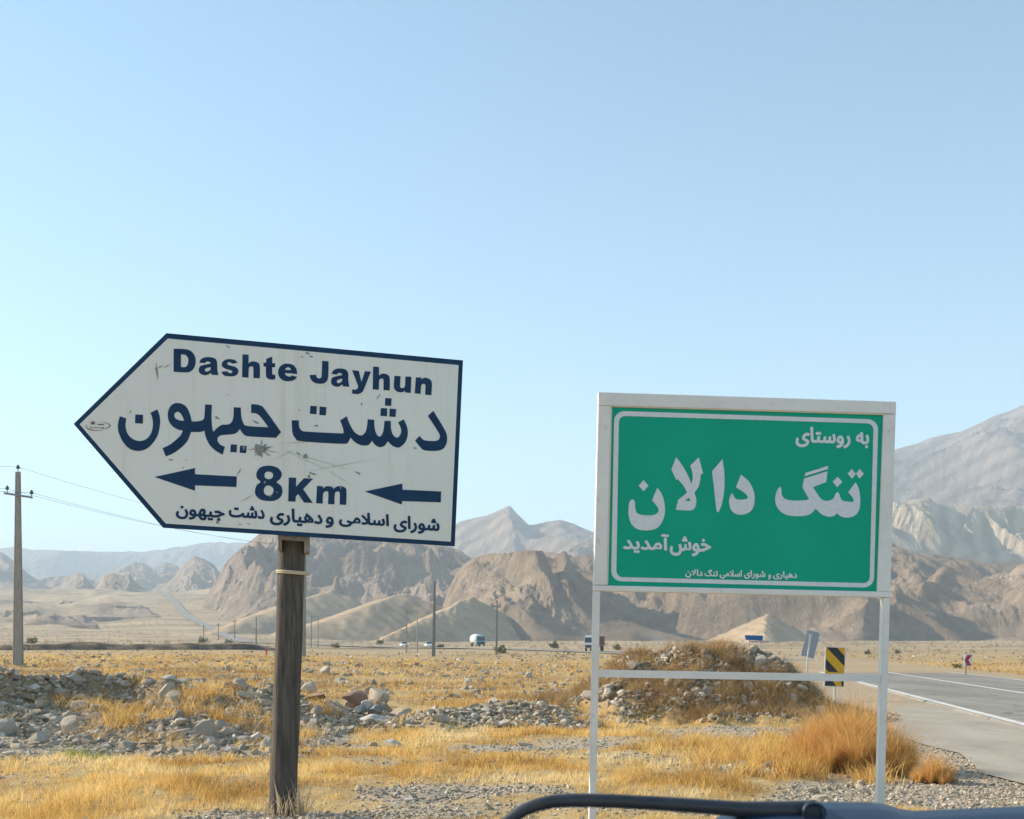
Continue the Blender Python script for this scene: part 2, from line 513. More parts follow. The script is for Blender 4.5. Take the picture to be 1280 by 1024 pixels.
def mountain(name, crest, Yc, Yf, mt, spur=60, amp=.3, aniso=2.0, seed=0.0, nx=700, ny=170, back=.7, prof=1.0, toe=.12, base_py=806, shear=0.0, er=.12, el=.7, octs=4, steep=1.0, fine=.15):
    cx = np.array([c[0] for c in crest], float); cy = np.array([c[1] for c in crest], float)
    X = np.linspace((cx[0] - HX) / F * Yc, (cx[-1] - HX) / F * Yc, nx)
    px = X / Yc * F + HX
    zc = CH - (np.interp(px, cx, cy) - HY) / F * Yc
    kk = max(1, nx // 220)
    zc = np.convolve(np.pad(zc, kk, mode='edge'), np.ones(2 * kk + 1) / (2 * kk + 1), 'valid')
    t = np.concatenate([np.linspace(-.06, 1, ny), np.linspace(1, 2, ny // 4)[1:]])
    T, XX = np.meshgrid(t, X)
    ZC = np.repeat(zc[:, None], len(t), 1)
    D = Yc - Yf
    yfoot = Yf + D * toe * fbm(X / (spur * 2.2) + seed, X * 0 + seed, 3)
    YY = np.where(T <= 1, yfoot[:, None] + (Yc - yfoot[:, None]) * T, Yc + (T - 1) * D * back)
    XX = XX * YY / Yc                                    # the range fans out with distance
    zb = CH - (base_py - HY) / F * Yf
    up = np.clip(T, 0, 1)
    pr = np.where(T <= 1, up ** prof, 1 - (T - 1) ** 1.3)
    H = np.maximum(ZC - zb, 1.0)
    sx_ = XX + shear * (YY - Yc)
    wx = sx_ + spur * .45 * fbm(XX / (spur * 1.7) + seed, YY / (spur * 1.7) - seed, 2)
    wy = YY + spur * .4 * fbm(XX / (spur * 1.6) - seed, YY / (spur * 1.6) + seed + 8, 2)
    r = ridged(wx / spur + seed * 3, wy / (spur * aniso) + seed, 2, .4)
    big = ridged(wx / (spur * 2.9) + seed * 7, wy / (spur * 2.9 * aniso) - seed, 2, .4)
    env = np.clip(4 * up * (1.06 - up), 0, 1) ** .8 * (1 - .8 * sm(.70, 1.0, up))
    env = np.where(T > 1, .2, env)
    Z = zb + H * pr + env * H * amp * ((r - .6) * .9 + (big - .6) * 1.0)
    # slope of the smooth form steers the gullies
    gt = np.gradient(Z, axis=1) / np.maximum(np.gradient(YY, axis=1), 1e-3)
    gx = np.gradient(Z, axis=0) / np.maximum(np.gradient(XX, axis=0), 1e-3)
    def soft(g, n):
        for ax in (0, 1):
            pad = [(0, 0), (0, 0)]; pad[ax] = (n + 1, n)
            cs = np.cumsum(np.pad(g, pad, mode='edge'), axis=ax)
            hi = np.take(cs, np.arange(2 * n + 1, cs.shape[ax]), axis=ax); lo = np.take(cs, np.arange(0, cs.shape[ax] - 2 * n - 1), axis=ax)
            g = (hi - lo) / (2 * n + 1)
        return g
    nb = max(3, ny // 16)
    gx = soft(soft(np.clip(gx, -2, 2), nb), nb); gt = soft(soft(np.clip(gt, -2, 2), nb), nb)
    k = 1.6 * steep
    L_ = spur * el
    e1 = erosion(XX / L_ + seed, YY / L_ - seed, np.clip(gx * k, -1.15, 1.15), np.clip(gt * k, -1.15, 1.15), octs)
    Z += er * H * np.clip(up * 2.2, 0, 1) * (1 - .95 * sm(.68, .97, up)) * e1
    Z += fine * H * np.clip(up * 3, 0, 1) * (1 - .7 * sm(.8, 1, up)) * (ridged(wx / (spur * .38) + seed, YY / (spur * .52) - seed, 5, .55) - .55)
    Z += .02 * H * np.clip(up * 2, 0, 1) * (1 - .6 * sm(.8, 1, up)) * fbm(XX / (spur * .2), YY / (spur * .2) + seed, 4)
    lim = CH + (ZC - CH) / Yc * YY                       # spurs hardly rise above the crest
    Z = np.where((T <= 1) & (Z > lim), lim + (Z - lim) * .15, Z)
    Z = np.where(T < 0, zb - 6, Z)
    n, m = XX.shape
    idx = np.arange(n * m).reshape(n, m)
    f = np.stack([idx[:-1, :-1], idx[1:, :-1], idx[1:, 1:], idx[:-1, 1:]], -1).reshape(-1, 4)
    me = np_mesh(name, np.stack([XX, YY, Z], -1).reshape(-1, 3), f, False)
    return tag(link(name, me, mt), kind="structure")

greyrock = rockmat("mauve_strata_rock", (.13, .102, .085), (.19, .152, .127), (.26, .212, .178), .005, strata=.011, strat_dir=(0, .55, 0), bd=8)
farrock = rockmat("far_range_rock", (.17, .14, .115), (.24, .20, .165), (.31, .265, .22), .004, bd=20)
tanrock = rockmat("tan_rock", (.22, .165, .125), (.36, .278, .214), (.48, .385, .30), .012)
paler = rockmat("pale_strata_rock", (.19, .145, .11), (.28, .218, .165), (.38, .30, .23), .006, strata=.010, strat_dir=(0, .55, 0), bd=14)
cream = rockmat("cream_cliff_rock", (.36, .29, .20), (.48, .395, .285), (.57, .48, .36), .010, strata=.012, strat_dir=(0, 1.15, 0), bd=5)
dunem = rockmat("sandy_slope", (.34, .25, .155), (.43, .32, .205), (.50, .385, .25), .010, bd=.6)
redrock = rockmat("brown_rock", (.22, .160, .112), (.37, .278, .20), (.50, .39, .29), .013)
# long ridge behind the signs: left massif, middle, right part
mountain("mountain", [(214, 800), (236, 780), (256, 752), (272, 728), (286, 704), (300, 688), (310, 679), (322, 672), (350, 668), (400, 668), (460, 668), (520, 672), (560, 682), (578, 690),
                      (600, 704), (625, 726), (650, 752), (680, 782), (700, 800)], 1250, 880, tanrock, spur=115, amp=.62, aniso=1.4, seed=1.7, nx=1000, ny=260, prof=1.0, base_py=798, shear=.5, er=.14, el=.5)
mountain("hill", [(190, 748), (202, 738), (214, 724), (230, 704), (243, 694), (256, 699), (268, 706), (280, 722), (300, 744), (330, 752)], 1950, 1650, tanrock, spur=130, amp=.42, seed=3.1, nx=360, ny=150, base_py=746, shear=.5, er=.12, el=.5)
mountain("mountain", [(540, 800), (560, 740), (575, 712), (592, 698), (615, 692), (650, 690), (700, 688), (745, 690), (800, 694), (860, 690), (930, 684), (1000, 682), (1060, 684), (1112, 683), (1150, 690), (1190, 697),
                      (1230, 700), (1280, 704), (1340, 706), (1420, 700), (1560, 712), (1700, 720)], 980, 680, redrock, spur=88, amp=.66, aniso=1.3, seed=4.3, nx=1600, ny=260, prof=.9, base_py=803, shear=.6, er=.14, el=.5)
# far peak
mountain("mountain", [(480, 740), (520, 690), (555, 664), (575, 652), (592, 648), (610, 643), (625, 637), (637, 632), (648, 644), (660, 655), (668, 655), (682, 650), (700, 647), (722, 655), (745, 664),
                      (800, 690), (860, 705), (960, 720)], 2900, 2150, paler, spur=260, amp=.45, aniso=2.2, seed=2.2, nx=520, ny=150, base_py=760, shear=.6, er=.06, el=.6, octs=3, fine=.035)
mountain("mountain", [(640, 720), (690, 694), (715, 680), (742, 668), (790, 660), (850, 664), (900, 672), (980, 690)], 2300, 1800, paler, spur=190, amp=.35, seed=6.2, nx=300, ny=100, base_py=740, shear=-.3, er=.08, octs=4)
# big mountain on the right and the pale slabs under it
mountain("mountain", [(940, 680), (1000, 640), (1050, 600), (1090, 574), (1117, 562), (1140, 555), (1165, 547), (1200, 540), (1230, 528), (1260, 517), (1285, 509), (1340, 494), (1420, 470), (1500, 480), (1640, 540)],
         3000, 1950, greyrock, spur=330, amp=.30, aniso=2.4, seed=8.8, nx=620, ny=220, prof=.9, base_py=720, shear=1.3, er=.03, el=.5, octs=3, fine=.022)
mountain("mountain", [(1040, 700), (1080, 660), (1100, 640), (1118, 628), (1140, 624), (1162, 620), (1170, 628), (1195, 632), (1215, 631), (1250, 631), (1290, 630), (1340, 632), (1420, 640), (1520, 690)],
         1500, 1400, cream, spur=62, amp=.45, aniso=3.2, seed=3.9, nx=520, ny=140, prof=.7, base_py=700, shear=.5, back=3.5, er=.05, el=.35, octs=3, fine=.03)
# hills on the left
mountain("mountain", [(-260, 700), (-120, 690), (0, 686), (14, 684), (40, 687), (80, 688), (130, 690), (180, 690), (215, 684), (250, 679), (275, 677), (320, 679), (380, 684), (460, 700)],
         5200, 3900, farrock, spur=420, amp=.42, aniso=1.6, seed=5.1, nx=420, ny=110, base_py=742, er=.12, octs=4)
mountain("mountain", [(-120, 720), (-60, 690), (-10, 688), (4, 691), (18, 702), (34, 716), (52, 728), (66, 737), (80, 744)], 2300, 1950, tanrock, spur=230, amp=.2, seed=7.4, nx=200, ny=80, base_py=744, er=.06)
mountain("hill", [(50, 746), (68, 738), (84, 727), (96, 716), (104, 716), (112, 730), (125, 742)], 1950, 1780, tanrock, spur=60, amp=.4, seed=2.9, nx=180, ny=80, base_py=746, er=.14, shear=.4)
mountain("hill", [(96, 750), (118, 737), (130, 719), (140, 716), (152, 719), (162, 717), (172, 730), (190, 742), (205, 748)], 1800, 1620, tanrock, spur=60, amp=.45, seed=9.9, nx=220, ny=90, base_py=749, er=.14, shear=.4)
mountain("hill", [(100, 738), (120, 726), (140, 712), (160, 704), (178, 702), (190, 710), (205, 702), (220, 706), (240, 722), (260, 735)], 3000, 2600, paler, spur=160, amp=.5, seed=.4, nx=220, ny=80, base_py=740, er=.1)
mountain("mountain", [(-90, 735), (-20, 727), (30, 730), (62, 722), (92, 719), (120, 726), (150, 716), (176, 713), (200, 720), (226, 714), (260, 722), (300, 735)], 2500, 2150, tanrock, spur=90, amp=.6, seed=3.7, nx=420, ny=90, base_py=744, er=.14, shear=.4)
mountain("hill", [(20, 735), (60, 724), (100, 716), (140, 718), (180, 722), (220, 728), (250, 738)], 3600, 3100, farrock, spur=200, amp=.5, seed=6.4, nx=220, ny=80, base_py=744, er=.1)
for k, (x0, x1, yt, Y_, s0) in enumerate(((-60, 75, 748, 1350, 1.1), (60, 150, 751, 1300, 2.4), (110, 200, 757, 1150, 3.3), (-40, 60, 762, 1080, 5.2), (30, 120, 768, 980, 6.6))):
    c = [(x0, yt + 12)] + [(x0 + (x1 - x0) * q_, yt + 7 * abs(q_ - .45) + rnd.uniform(-2.5, 2.5)) for q_ in (.15, .3, .42, .55, .7, .85)] + [(x1, yt + 12)]
    mountain("hill", c, Y_, Y_ - 150, dunem if k % 2 else tanrock, spur=42, amp=.6, seed=s0, nx=220, ny=70, base_py=yt + 14, er=.2, el=.5, shear=.4)
# smooth sandy spurs at the foot of the ridge
def spur(px, py, Yc, half, yfoot, seed, lean=0.0):
    c = P(px, py, Yc)
    W_ = half / F * Yc
    xs = np.linspace(-1.25, 1.25, 150); ys = np.linspace(-1.2, 1.1, 120)
    A, B = np.meshgrid(xs, ys, indexing='ij')
    D = Yc - yfoot
    rid = lean * np.clip(-B, 0, 1.2)                     # ridge line wanders sideways towards us
    a = A - rid
    side = np.where(a < 0, np.abs(a) * .95, np.abs(a) * 1.1)
    q = np.sqrt(side ** 2 + .006) + np.abs(np.where(B < 0, B, B * 1.2)) ** 1.15 * .88
    zb = CH - (806 - HY) / F * yfoot - 1.5
    h = np.clip(1.04 - q, 0, 1) ** 1.12
    Z = zb + (c.z - zb) * h + (h > 0) * (.045 * (c.z - zb)) * (ridged(A * 3 + seed, B * 1.2, 3) - .5) * np.clip(h * 4, 0, 1)
    X = c.x + A * W_; Y = Yc + B * D
    gx_ = np.gradient(Z, axis=0) / np.gradient(X, axis=0); gy_ = np.gradient(Z, axis=1) / np.gradient(Y, axis=1)
    Z = Z + (c.z - zb) * .05 * np.clip(h * 5, 0, 1) * erosion(X / (W_ * .16) + seed, Y / (W_ * .16), np.clip(gx_ * 2.5, -2, 2), np.clip(gy_ * 2.5, -2, 2), 4)
    n, m = X.shape
    idx = np.arange(n * m).reshape(n, m)
    f = np.stack([idx[:-1, :-1], idx[1:, :-1], idx[1:, 1:], idx[:-1, 1:]], -1).reshape(-1, 4)
    me = np_mesh("hill", np.stack([X, Y, Z - 1.0 * (h <= 0)], -1).reshape(-1, 3), f, True)
    return tag(link("hill", me, dunem), kind="structure")
spur(505, 742, 820, 190, 640, 1.0, -.55)
spur(415, 738, 900, 175, 690, 6.0, -.5)
spur(592, 746, 700, 118, 560, 2.0, -.75)
spur(960, 768, 640, 92, 540, 3.0, -.6)
spur(325, 758, 1000, 62, 860, 4.0, -.3)
# ------------------------------------------------------------------ flat boards: a plane in space that picture points are laid on
class Plane:
    def __init__(s, pa, pb, lean=0.0):
        """pa, pb: two points (left, right) on the board; it stands upright apart from a small lean"""
        s.o = pa
        s.u = (pb - pa).normalized()
        up = Vector((0, lean, 1)).normalized()
        s.n = s.u.cross(up).normalized()
        if s.n.y > 0: s.n = -s.n
        s.v = s.n.cross(s.u) if s.n.cross(s.u).z > 0 else -s.n.cross(s.u)
    def at(s, px, py, off=0.0):
        d = P(px, py, 1.0) - Vector((0, 0, CH))
        c = Vector((0, 0, CH))
        t = (s.o - c).dot(s.n) / d.dot(s.n)
        return c + d * t + s.n * off
def slab(bm, pl, poly, front, back, hole=None):
    """a plate between two distances along the board's normal"""
    a = [bm.verts.new(pl.at(x, y, front)) for x, y in poly]
    b = [bm.verts.new(pl.at(x, y, back) ) for x, y in poly]
    n = len(a)
    bm.faces.new(a); bm.faces.new(b[::-1])
    for i in range(n):
        bm.faces.new((a[i], b[i], b[(i + 1) % n], a[(i + 1) % n]))
def bar(bm, pl, x0, y0, x1, y1, w0, w1, front, back, horiz=False):
    """a straight square bar drawn by its two ends and its width in the picture"""
    if horiz:
        poly = [(x0, y0 - w0 / 2), (x1, y1 - w1 / 2), (x1, y1 + w1 / 2), (x0, y0 + w0 / 2)]
    else:
        poly = [(x0 - w0 / 2, y0), (x0 + w0 / 2, y0), (x1 + w1 / 2, y1), (x1 - w1 / 2, y1)]
    slab(bm, pl, poly, front, back)

def smooth_poly(pts, n=6):
    """closed outline; points carrying a third entry are corners"""
    out = []
    m = len(pts)
    for i in range(m):
        p0, p1, p2, p3 = pts[i - 1], pts[i], pts[(i + 1) % m], pts[(i + 2) % m]
        c1, c2 = len(p1) > 2, len(p2) > 2
        a = p1 if c1 else p0
        d = p2 if c2 else p3
        if c1 and c2:
            out.append(p1[:2]); continue
        for t in [k / n for k in range(n)]:
            q = []
            for j in (0, 1):
                A, B, C_, D = a[j], p1[j], p2[j], d[j]
                q.append(.5 * (2 * B + (C_ - A) * t + (2 * A - 5 * B + 4 * C_ - D) * t * t + (3 * B - A - 3 * C_ + D) * t ** 3))
            out.append(tuple(q))
    return out

def fill2d(polys):
    """filled flat shape of closed outlines (holes by nesting) -> verts, faces in picture units"""
    cu = bpy.data.curves.new("outline", 'CURVE')
    cu.dimensions = '2D'; cu.fill_mode = 'FRONT'
    for pts in polys:
        sp = cu.splines.new('POLY')
        sp.points.add(len(pts) - 1)
        for k, (x, y) in enumerate(pts):
            sp.points[k].co = (x, -y, 0, 1)
        sp.use_cyclic_u = True
    return harvest(cu, flip=True)
def harvest(cu, flip=False):
    o = bpy.data.objects.new("outline", cu)
    COL.objects.link(o)
    dg = bpy.context.evaluated_depsgraph_get()
    me = o.evaluated_get(dg).to_mesh()
    vs = [(v.co.x, -v.co.y if flip else v.co.y) for v in me.vertices]
    fs = [tuple(p.vertices) for p in me.polygons]
    o.evaluated_get(dg).to_mesh_clear()
    bpy.data.objects.remove(o); bpy.data.curves.remove(cu)
    return vs, fs
def decal(bm, pl, vs, fs, off):
    b = [bm.verts.new(pl.at(x, y, off)) for x, y in vs]
    for f in fs:
        try:
            bm.faces.new([b[i] for i in f])
        except ValueError:
            pass
def decal_mesh(name, bm, pl):
    bmesh.ops.remove_doubles(bm, verts=bm.verts[:], dist=1e-6)
    for f in bm.faces:
        f.normal_update()
        if f.normal.dot(pl.n) < 0: f.normal_flip()
    # a skin thick enough to be real vinyl lettering
    me = bpy.data.meshes.new(name)
    r = bmesh.ops.extrude_face_region(bm, geom=bm.faces[:])
    bmesh.ops.translate(bm, verts=[v for v in r["geom"] if isinstance(v, bmesh.types.BMVert)], vec=pl.n * .0012)
    bm.to_mesh(me); bm.free()
    return me
_layer = [0]
def text_shapes(text):
    """outer outlines with their holes, each list of points, for text in the built-in typeface"""
    cu = bpy.data.curves.new("text", 'FONT')
    cu.body = text
    o = bpy.data.objects.new("text", cu)
    COL.objects.link(o)
    dg = bpy.context.evaluated_depsgraph_get()
    c2 = o.evaluated_get(dg).to_curve(dg)
    loops = []
    for sp in c2.splines:
        if sp.type == 'BEZIER':
            pts, bp = [], sp.bezier_points
            for i in range(len(bp)):
                a, b = bp[i], bp[(i + 1) % len(bp)]
                for k in range(5):
                    t = k / 5; u = 1 - t
                    q = a.co * u ** 3 + a.handle_right * 3 * u * u * t + b.handle_left * 3 * u * t * t + b.co * t ** 3
                    pts.append((q.x, q.y))
        else:
            pts = [(p.co.x, p.co.y) for p in sp.points]
        clean = [pts[0]]
        for p in pts[1:]:
            if math.hypot(p[0] - clean[-1][0], p[1] - clean[-1][1]) > 1e-4: clean.append(p)
        if len(clean) > 2: loops.append(clean)
    o.evaluated_get(dg).to_curve_clear()
    bpy.data.objects.remove(o); bpy.data.curves.remove(cu)
    area = lambda l: .5 * sum(l[i - 1][0] * l[i][1] - l[i][0] * l[i - 1][1] for i in range(len(l)))
    sgn = math.copysign(1, max((area(l) for l in loops), key=abs))
    def inside(p, l):
        c = False
        for i in range(len(l)):
            (x1, y1), (x2, y2) = l[i - 1], l[i]
            if (y1 > p[1]) != (y2 > p[1]) and p[0] < (x2 - x1) * (p[1] - y1) / (y2 - y1) + x1: c = not c
        return c
    outs = [[l] for l in loops if area(l) * sgn > 0]
    for l in loops:
        if area(l) * sgn < 0:
            for g in outs:
                if inside(l[0], g[0]) and inside(l[len(l) // 2], g[0]):
                    g.append(l); break
    return outs
def glyphs(bm, pl, text, x0, x1, ytop, ybot, slope, off, rx=.4, ry=None):
    """text set in the box x0..x1, ytop..ybot (picture units, rows measured at x0), its base line falling by slope;
    strokes are thickened by rx, ry all round by laying shifted cut-outs over each other"""
    ry = rx if ry is None else ry
    gs = text_shapes(text)
    al = [p for g in gs for p in g[0]]
    ax, bx = min(p[0] for p in al), max(p[0] for p in al); ay, by = min(p[1] for p in al), max(p[1] for p in al)
    x0 += rx; x1 -= rx; ytop += ry; ybot -= ry
    n = 6 if rx < 1 else 14
    sh = [(math.cos(2 * math.pi * k / n) * rx, math.sin(2 * math.pi * k / n) * ry) for k in range(n)]
    if rx > 1: sh += [(a * .5, b * .5) for a, b in sh[::2]]
    for g in gs:
        vs, fs = fill2d([[(x, -y) for x, y in l] for l in g])
        q = []
        for x, y in vs:
            X = x0 + (x - ax) / max(bx - ax, 1e-6) * (x1 - x0)
            q.append((X, ybot - (-y - ay) / (by - ay) * (ybot - ytop) + slope * (X - x0)))
        for dx, dy in sh:
            _layer[0] = (_layer[0] + 1) % 37
            decal(bm, pl, [(x + dx, y + dy) for x, y in q], fs, off + _layer[0] * .00006)
def outlines(bm, pl, shapes, ox, oy, s, off):
    """shapes: list of (outer, hole, hole...) traced at scale s from origin ox, oy"""
    for sh in shapes:
        polys = [[(ox + x / s, oy + y / s) for x, y in smooth_poly(p)] for p in sh]
        vs, fs = fill2d(polys)
        decal(bm, pl, vs, fs, off)

C = 1
# ------------------------------------------------------------------ left sign: white arrow board on a wooden pole
white_board = mat("sign_white", rough=.45, spec=.35)
_o = objco(white_board)
base(white_board, mixc(white_board, ramp(white_board, noise(white_board, 1.6, 8, .7, _o), [(.35, (0, 0, 0)), (.8, (.30, .30, .30))]),
     (.77, .785, .755), mixc(white_board, noise(white_board, 30, 5, .6, _o), (.60, .60, .56), (.73, .735, .70))))
_st = noise(white_board, 1.0, 7, .7, scaled(white_board, _o, (9, 9, .55)))
_pb = bsdf(white_board).inputs["Base Color"].links[0].from_socket
base(white_board, mixc(white_board, ramp(white_board, _st, [(.52, (0, 0, 0)), (.78, (.42, .42, .42))]), _pb, (.50, .45, .37)))
navy = mat("navy_vinyl", rough=.6, spec=.2)
base(navy, ramp(navy, noise(navy, 5, 6, .6, objco(navy)), [(.35, (.007, .036, .095)), (.7, (.012, .052, .125))]))
scuff = mat("scuff_grey", (.27, .28, .28), .8)
wood = mat("weathered_wood", rough=.9, spec=.15)
_o = objco(wood)
_g = noise(wood, 6, 9, .7, scaled(wood, _o, (6, 6, .35)))
_wc = ramp(wood, _g, [(.28, (.038, .034, .030)), (.48, (.098, .086, .075)), (.66, (.18, .16, .14)), (.82, (.31, .285, .25))])
_wc = mixc(wood, ramp(wood, noise(wood, 2.2, 6, .6, _o), [(.42, (0, 0, 0)), (.7, (.55, .55, .55))]), _wc, (.078, .070, .063))
base(wood, _wc)
bump(wood, _g, .9, .02)
steel = weathered("galvanised_steel", (.30, .30, .29), (.42, .42, .40), 12, .5, metal=.6)
rust = weathered("rusty_bracket", (.16, .12, .09), (.30, .27, .24), 14, .7)
rope = weathered("twine", (.50, .42, .30), (.64, .56, .42), 60, .9)

A1 = P(204, 658, 10.10); A2 = P(570, 682, 10.48)
PL = Plane(A1, Vector((A2.x, A2.y, A1.z)))
PL.o = A1
sx = (335 + 368) / 2
SB = Vector(((sx - HX) / F * 10.42, 10.42, 0)); SB.z = gz(SB.x, SB.y)
ds = empty("direction_sign", SB)
tag(ds, "white arrow-shaped direction sign with navy border and lettering, pointing left on a dark wooden pole", "road sign")
OUT = [(92, 530), (208, 416.5), (578.8, 450.5), (568.5, 682.8), (203.5, 659.5)]
INN = [(99.6, 530.6), (209.8, 423.4), (573.2, 456.6), (563.4, 677.2), (207.2, 654.6)]
bm = bmesh.new(); slab(bm, PL, OUT, 0, -.03)
bo = link("board_frame", bm_mesh("board_frame", bm), navy, ds)
bm = bmesh.new(); slab(bm, PL, INN, .003, -.002)
pf = link("board_face", bm_mesh("board_face", bm), white_board, ds)

OFF = .0042
def text_part(name, draw, pl, mt, parent):
    bm = bmesh.new()
    draw(bm)
    return link(name, decal_mesh(name, bm, pl), mt, parent)
LA = [(350,238,C),(365,208),(400,192),(440,190),(485,200),(507,230),(510,300),(520,350,C),(460,347,C),(452,330,C),(420,348),(385,348),(352,330),(345,300),(358,270),(395,258),(450,247,C),(445,234),(425,228),(410,232),(402,243,C)]
LAH = [(452,280,C),(420,285),(402,295),(400,308),(412,318),(435,312),(450,298)]
LH = [(733,165,C),(788,168,C),(788,245,C),(810,230),(840,228),(872,240),(888,272),(888,378,C),(830,375,C),(830,290),(820,272),(803,275),(790,290),(787,372,C),(730,368,C)]
def refit(pts, x0, x1, y0, y1, X0, X1, Y0, Y1):
    return [((p[0] - x0) / (x1 - x0) * (X1 - X0) + X0, (p[1] - y0) / (y1 - y0) * (Y1 - Y0) + Y0) + tuple(p[2:]) for p in pts]
DASHTE = [
 ([(122,115,C),(215,118),(270,132),(305,170),(318,220),(310,270),(285,308),(240,325),(122,320,C)], [(187,165,C),(225,170),(248,195),(252,225),(245,260),(225,278),(187,277,C)]),
 (LA, LAH),
 ([(690,242,C),(640,248,C),(630,238),(612,235),(600,242),(602,255),(625,265),(665,275),(695,300),(695,330),(670,355),(620,360),(570,352),(545,320,C),(600,315,C),(610,328),(628,332),(642,326),(642,315),(625,305),(580,292),(552,268),(555,235),(585,212),(630,208),(670,218)],),
 (LH,),
 ([(945,205,C),(998,185,C),(998,243,C),(1025,245,C),(1023,280,C),(998,280,C),(998,335),(1005,345),(1025,345,C),(1025,385,C),(990,390),(955,378),(942,350),(942,275,C),(920,272,C),(920,238,C),(943,240,C)],),
 ([(1220,340,C),(1112,330,C),(1118,350),(1138,360),(1160,362),(1170,352,C),(1218,365,C),(1195,392),(1150,403),(1100,398),(1062,368),(1050,325),(1062,280),(1098,252),(1140,248),(1185,260),(1212,295)], [(1165,305,C),(1158,288),(1138,280),(1120,288),(1112,303,C)])]
JAYHUN = [
 ([(232,152,C),(290,155,C),(287,280),(278,325),(250,350),(200,355),(155,340),(130,310),(122,278,C),(178,275,C),(185,298),(200,308),(220,302),(228,280)],),
 (refit(LA, 345, 520, 190, 350, 312, 475, 220, 382), refit(LAH, 345, 520, 190, 350, 312, 475, 220, 382)),
 ([(498,235,C),(558,240,C),(582,340,C),(612,243,C),(665,248,C),(605,400),(585,432),(550,447),(500,442,C),(498,405,C),(530,408),(548,395),(553,378,C)],),
 (refit(LH, 730, 888, 165, 378, 682, 833, 203, 415),),
 ([(875,285,C),(930,288,C),(925,375),(935,392),(952,392),(968,375),(972,290,C),(1025,293,C),(1020,438,C),(968,432,C),(968,418,C),(945,430),(915,430),(885,415),(870,380)],),
 ([(1065,298,C),(1115,300,C),(1114,315,C),(1140,302),(1175,308),(1202,330),(1208,365),(1203,457,C),(1147,452,C),(1150,375),(1142,358),(1125,358),(1112,375),(1107,445,C),(1055,440,C)],)]
EIGHTKM = [
 ([(720,60),(770,72),(798,105),(790,140),(768,162),(795,185),(803,220),(790,255),(755,275),(715,278),(670,270),(640,245),(634,215),(645,180),(668,160),(645,135),(645,100),(670,70)],
  [(718,97),(740,105),(745,122),(735,140),(715,143),(697,135),(692,118),(700,102)], [(718,182),(742,195),(748,215),(738,238),(715,245),(695,235),(688,213),(697,190)]),
 ([(842,133,C),(888,135,C),(886,190,C),(935,138,C),(992,140,C),(930,205,C),(990,290,C),(935,287,C),(900,235,C),(885,250,C),(883,282,C),(838,280,C)],),
 ([(1015,185,C),(1052,187,C),(1052,200,C),(1075,187),(1105,190),(1118,203,C),(1140,188),(1170,188),(1192,200),(1197,225),(1195,302,C),(1155,300,C),(1155,230),(1148,220),(1135,222),(1125,235),(1123,298,C),(1083,297,C),(1085,230),(1077,218),(1062,222),(1053,235),(1050,294,C),(1010,292,C)],)]
text_part("lettering", lambda bm: outlines(bm, PL, DASHTE, 200, 420, 7.111, OFF), PL, navy, bo)
text_part("lettering", lambda bm: outlines(bm, PL, JAYHUN, 370, 430, 7.111, OFF), PL, navy, bo)
text_part("lettering", lambda bm: outlines(bm, PL, EIGHTKM, 190, 570, 4.923, OFF), PL, navy, bo)
NAME1 = [
 ([(58,178,C),(105,193,C),(99,250),(115,305),(150,342),(205,358),(255,340),(287,295),(298,240),(293,190),(280,152,C),(330,128,C),(348,180),(350,235),(335,310),(300,370),(250,415),(190,430),(125,412),(75,355),(47,285),(45,230)],),
 ([(170,165,C),(227,167,C),(225,232,C),(168,228,C)],),
 ([(368,410,C),(392,470,C),(450,445),(510,400),(550,355),(575,292,C),(640,292),(672,283,C),(685,335),(710,385),(750,425),(805,458,C),(822,400,C),(785,382),(767,350),(775,328),(800,315),(880,308),(910,295),(930,270,C),(945,295),(970,318),(1010,325),(1192,335,C),(1230,293,C),(1110,125),(1078,100),(1045,91),(1012,90,C),(1012,155,C),(1050,158),(1085,187),(1138,258,C),(985,248),(955,225),(940,175),(937,115,C),(885,112,C),(883,180),(870,222),(840,238),(800,240),(765,262),(737,292,C),(728,250),(724,180),(727,95,C),(677,92,C),(672,180),(660,205),(620,215),(580,215,C),(570,170),(545,115),(510,88),(465,82),(430,100),(408,145),(410,200),(435,245),(475,272),(515,282,C),(500,315),(465,350),(420,385)],
  [(480,145),(505,165),(525,210,C),(490,207),(460,190),(455,160)]),
 ([(865,382,C),(910,384,C),(907,440,C),(860,438,C)],), ([(932,390,C),(980,394,C),(975,446,C),(928,443,C)],)]
NAME2 = [
 ([(85,207,C),(137,208,C),(140,255),(160,283),(205,290),(440,302),(460,294),(458,265),(437,208,C),(485,178,C),(510,240),(545,295),(590,318),(622,290),(634,240),(637,200,C),(685,203,C),(688,260),(702,308),(728,325),(750,290),(760,210,C),(805,212,C),(808,270),(822,312),(850,333),(875,310),(880,270),(858,222,C),(900,200,C),(922,250),(930,300),(915,360),(880,398),(850,405),(815,390),(783,360,C),(760,392),(725,402),(690,385),(668,355,C),(645,385),(600,390),(550,370),(512,332,C),(497,362),(455,378),(160,360),(112,338),(90,290)],),
 ([(220,102,C),(268,105,C),(265,163,C),(217,160,C)],), ([(288,107,C),(338,112,C),(334,172,C),(286,168,C)],), ([(765,45,C),(812,48,C),(808,103,C),(763,100,C)],),
 ([(733,118,C),(780,120,C),(778,178,C),(730,175,C)],), ([(797,122,C),(845,126,C),(840,183,C),(795,180,C)],),
 ([(1075,175,C),(1115,138,C),(1180,245),(1212,310),(1212,370),(1185,415),(1130,430),(1050,425),(1020,402),(982,355,C),(1015,320,C),(1045,350),(1110,358),(1150,350),(1162,320),(1140,275)],)]
text_part("lettering", lambda bm: outlines(bm, PL, NAME1, 140, 490, 5.818, OFF), PL, navy, bo)
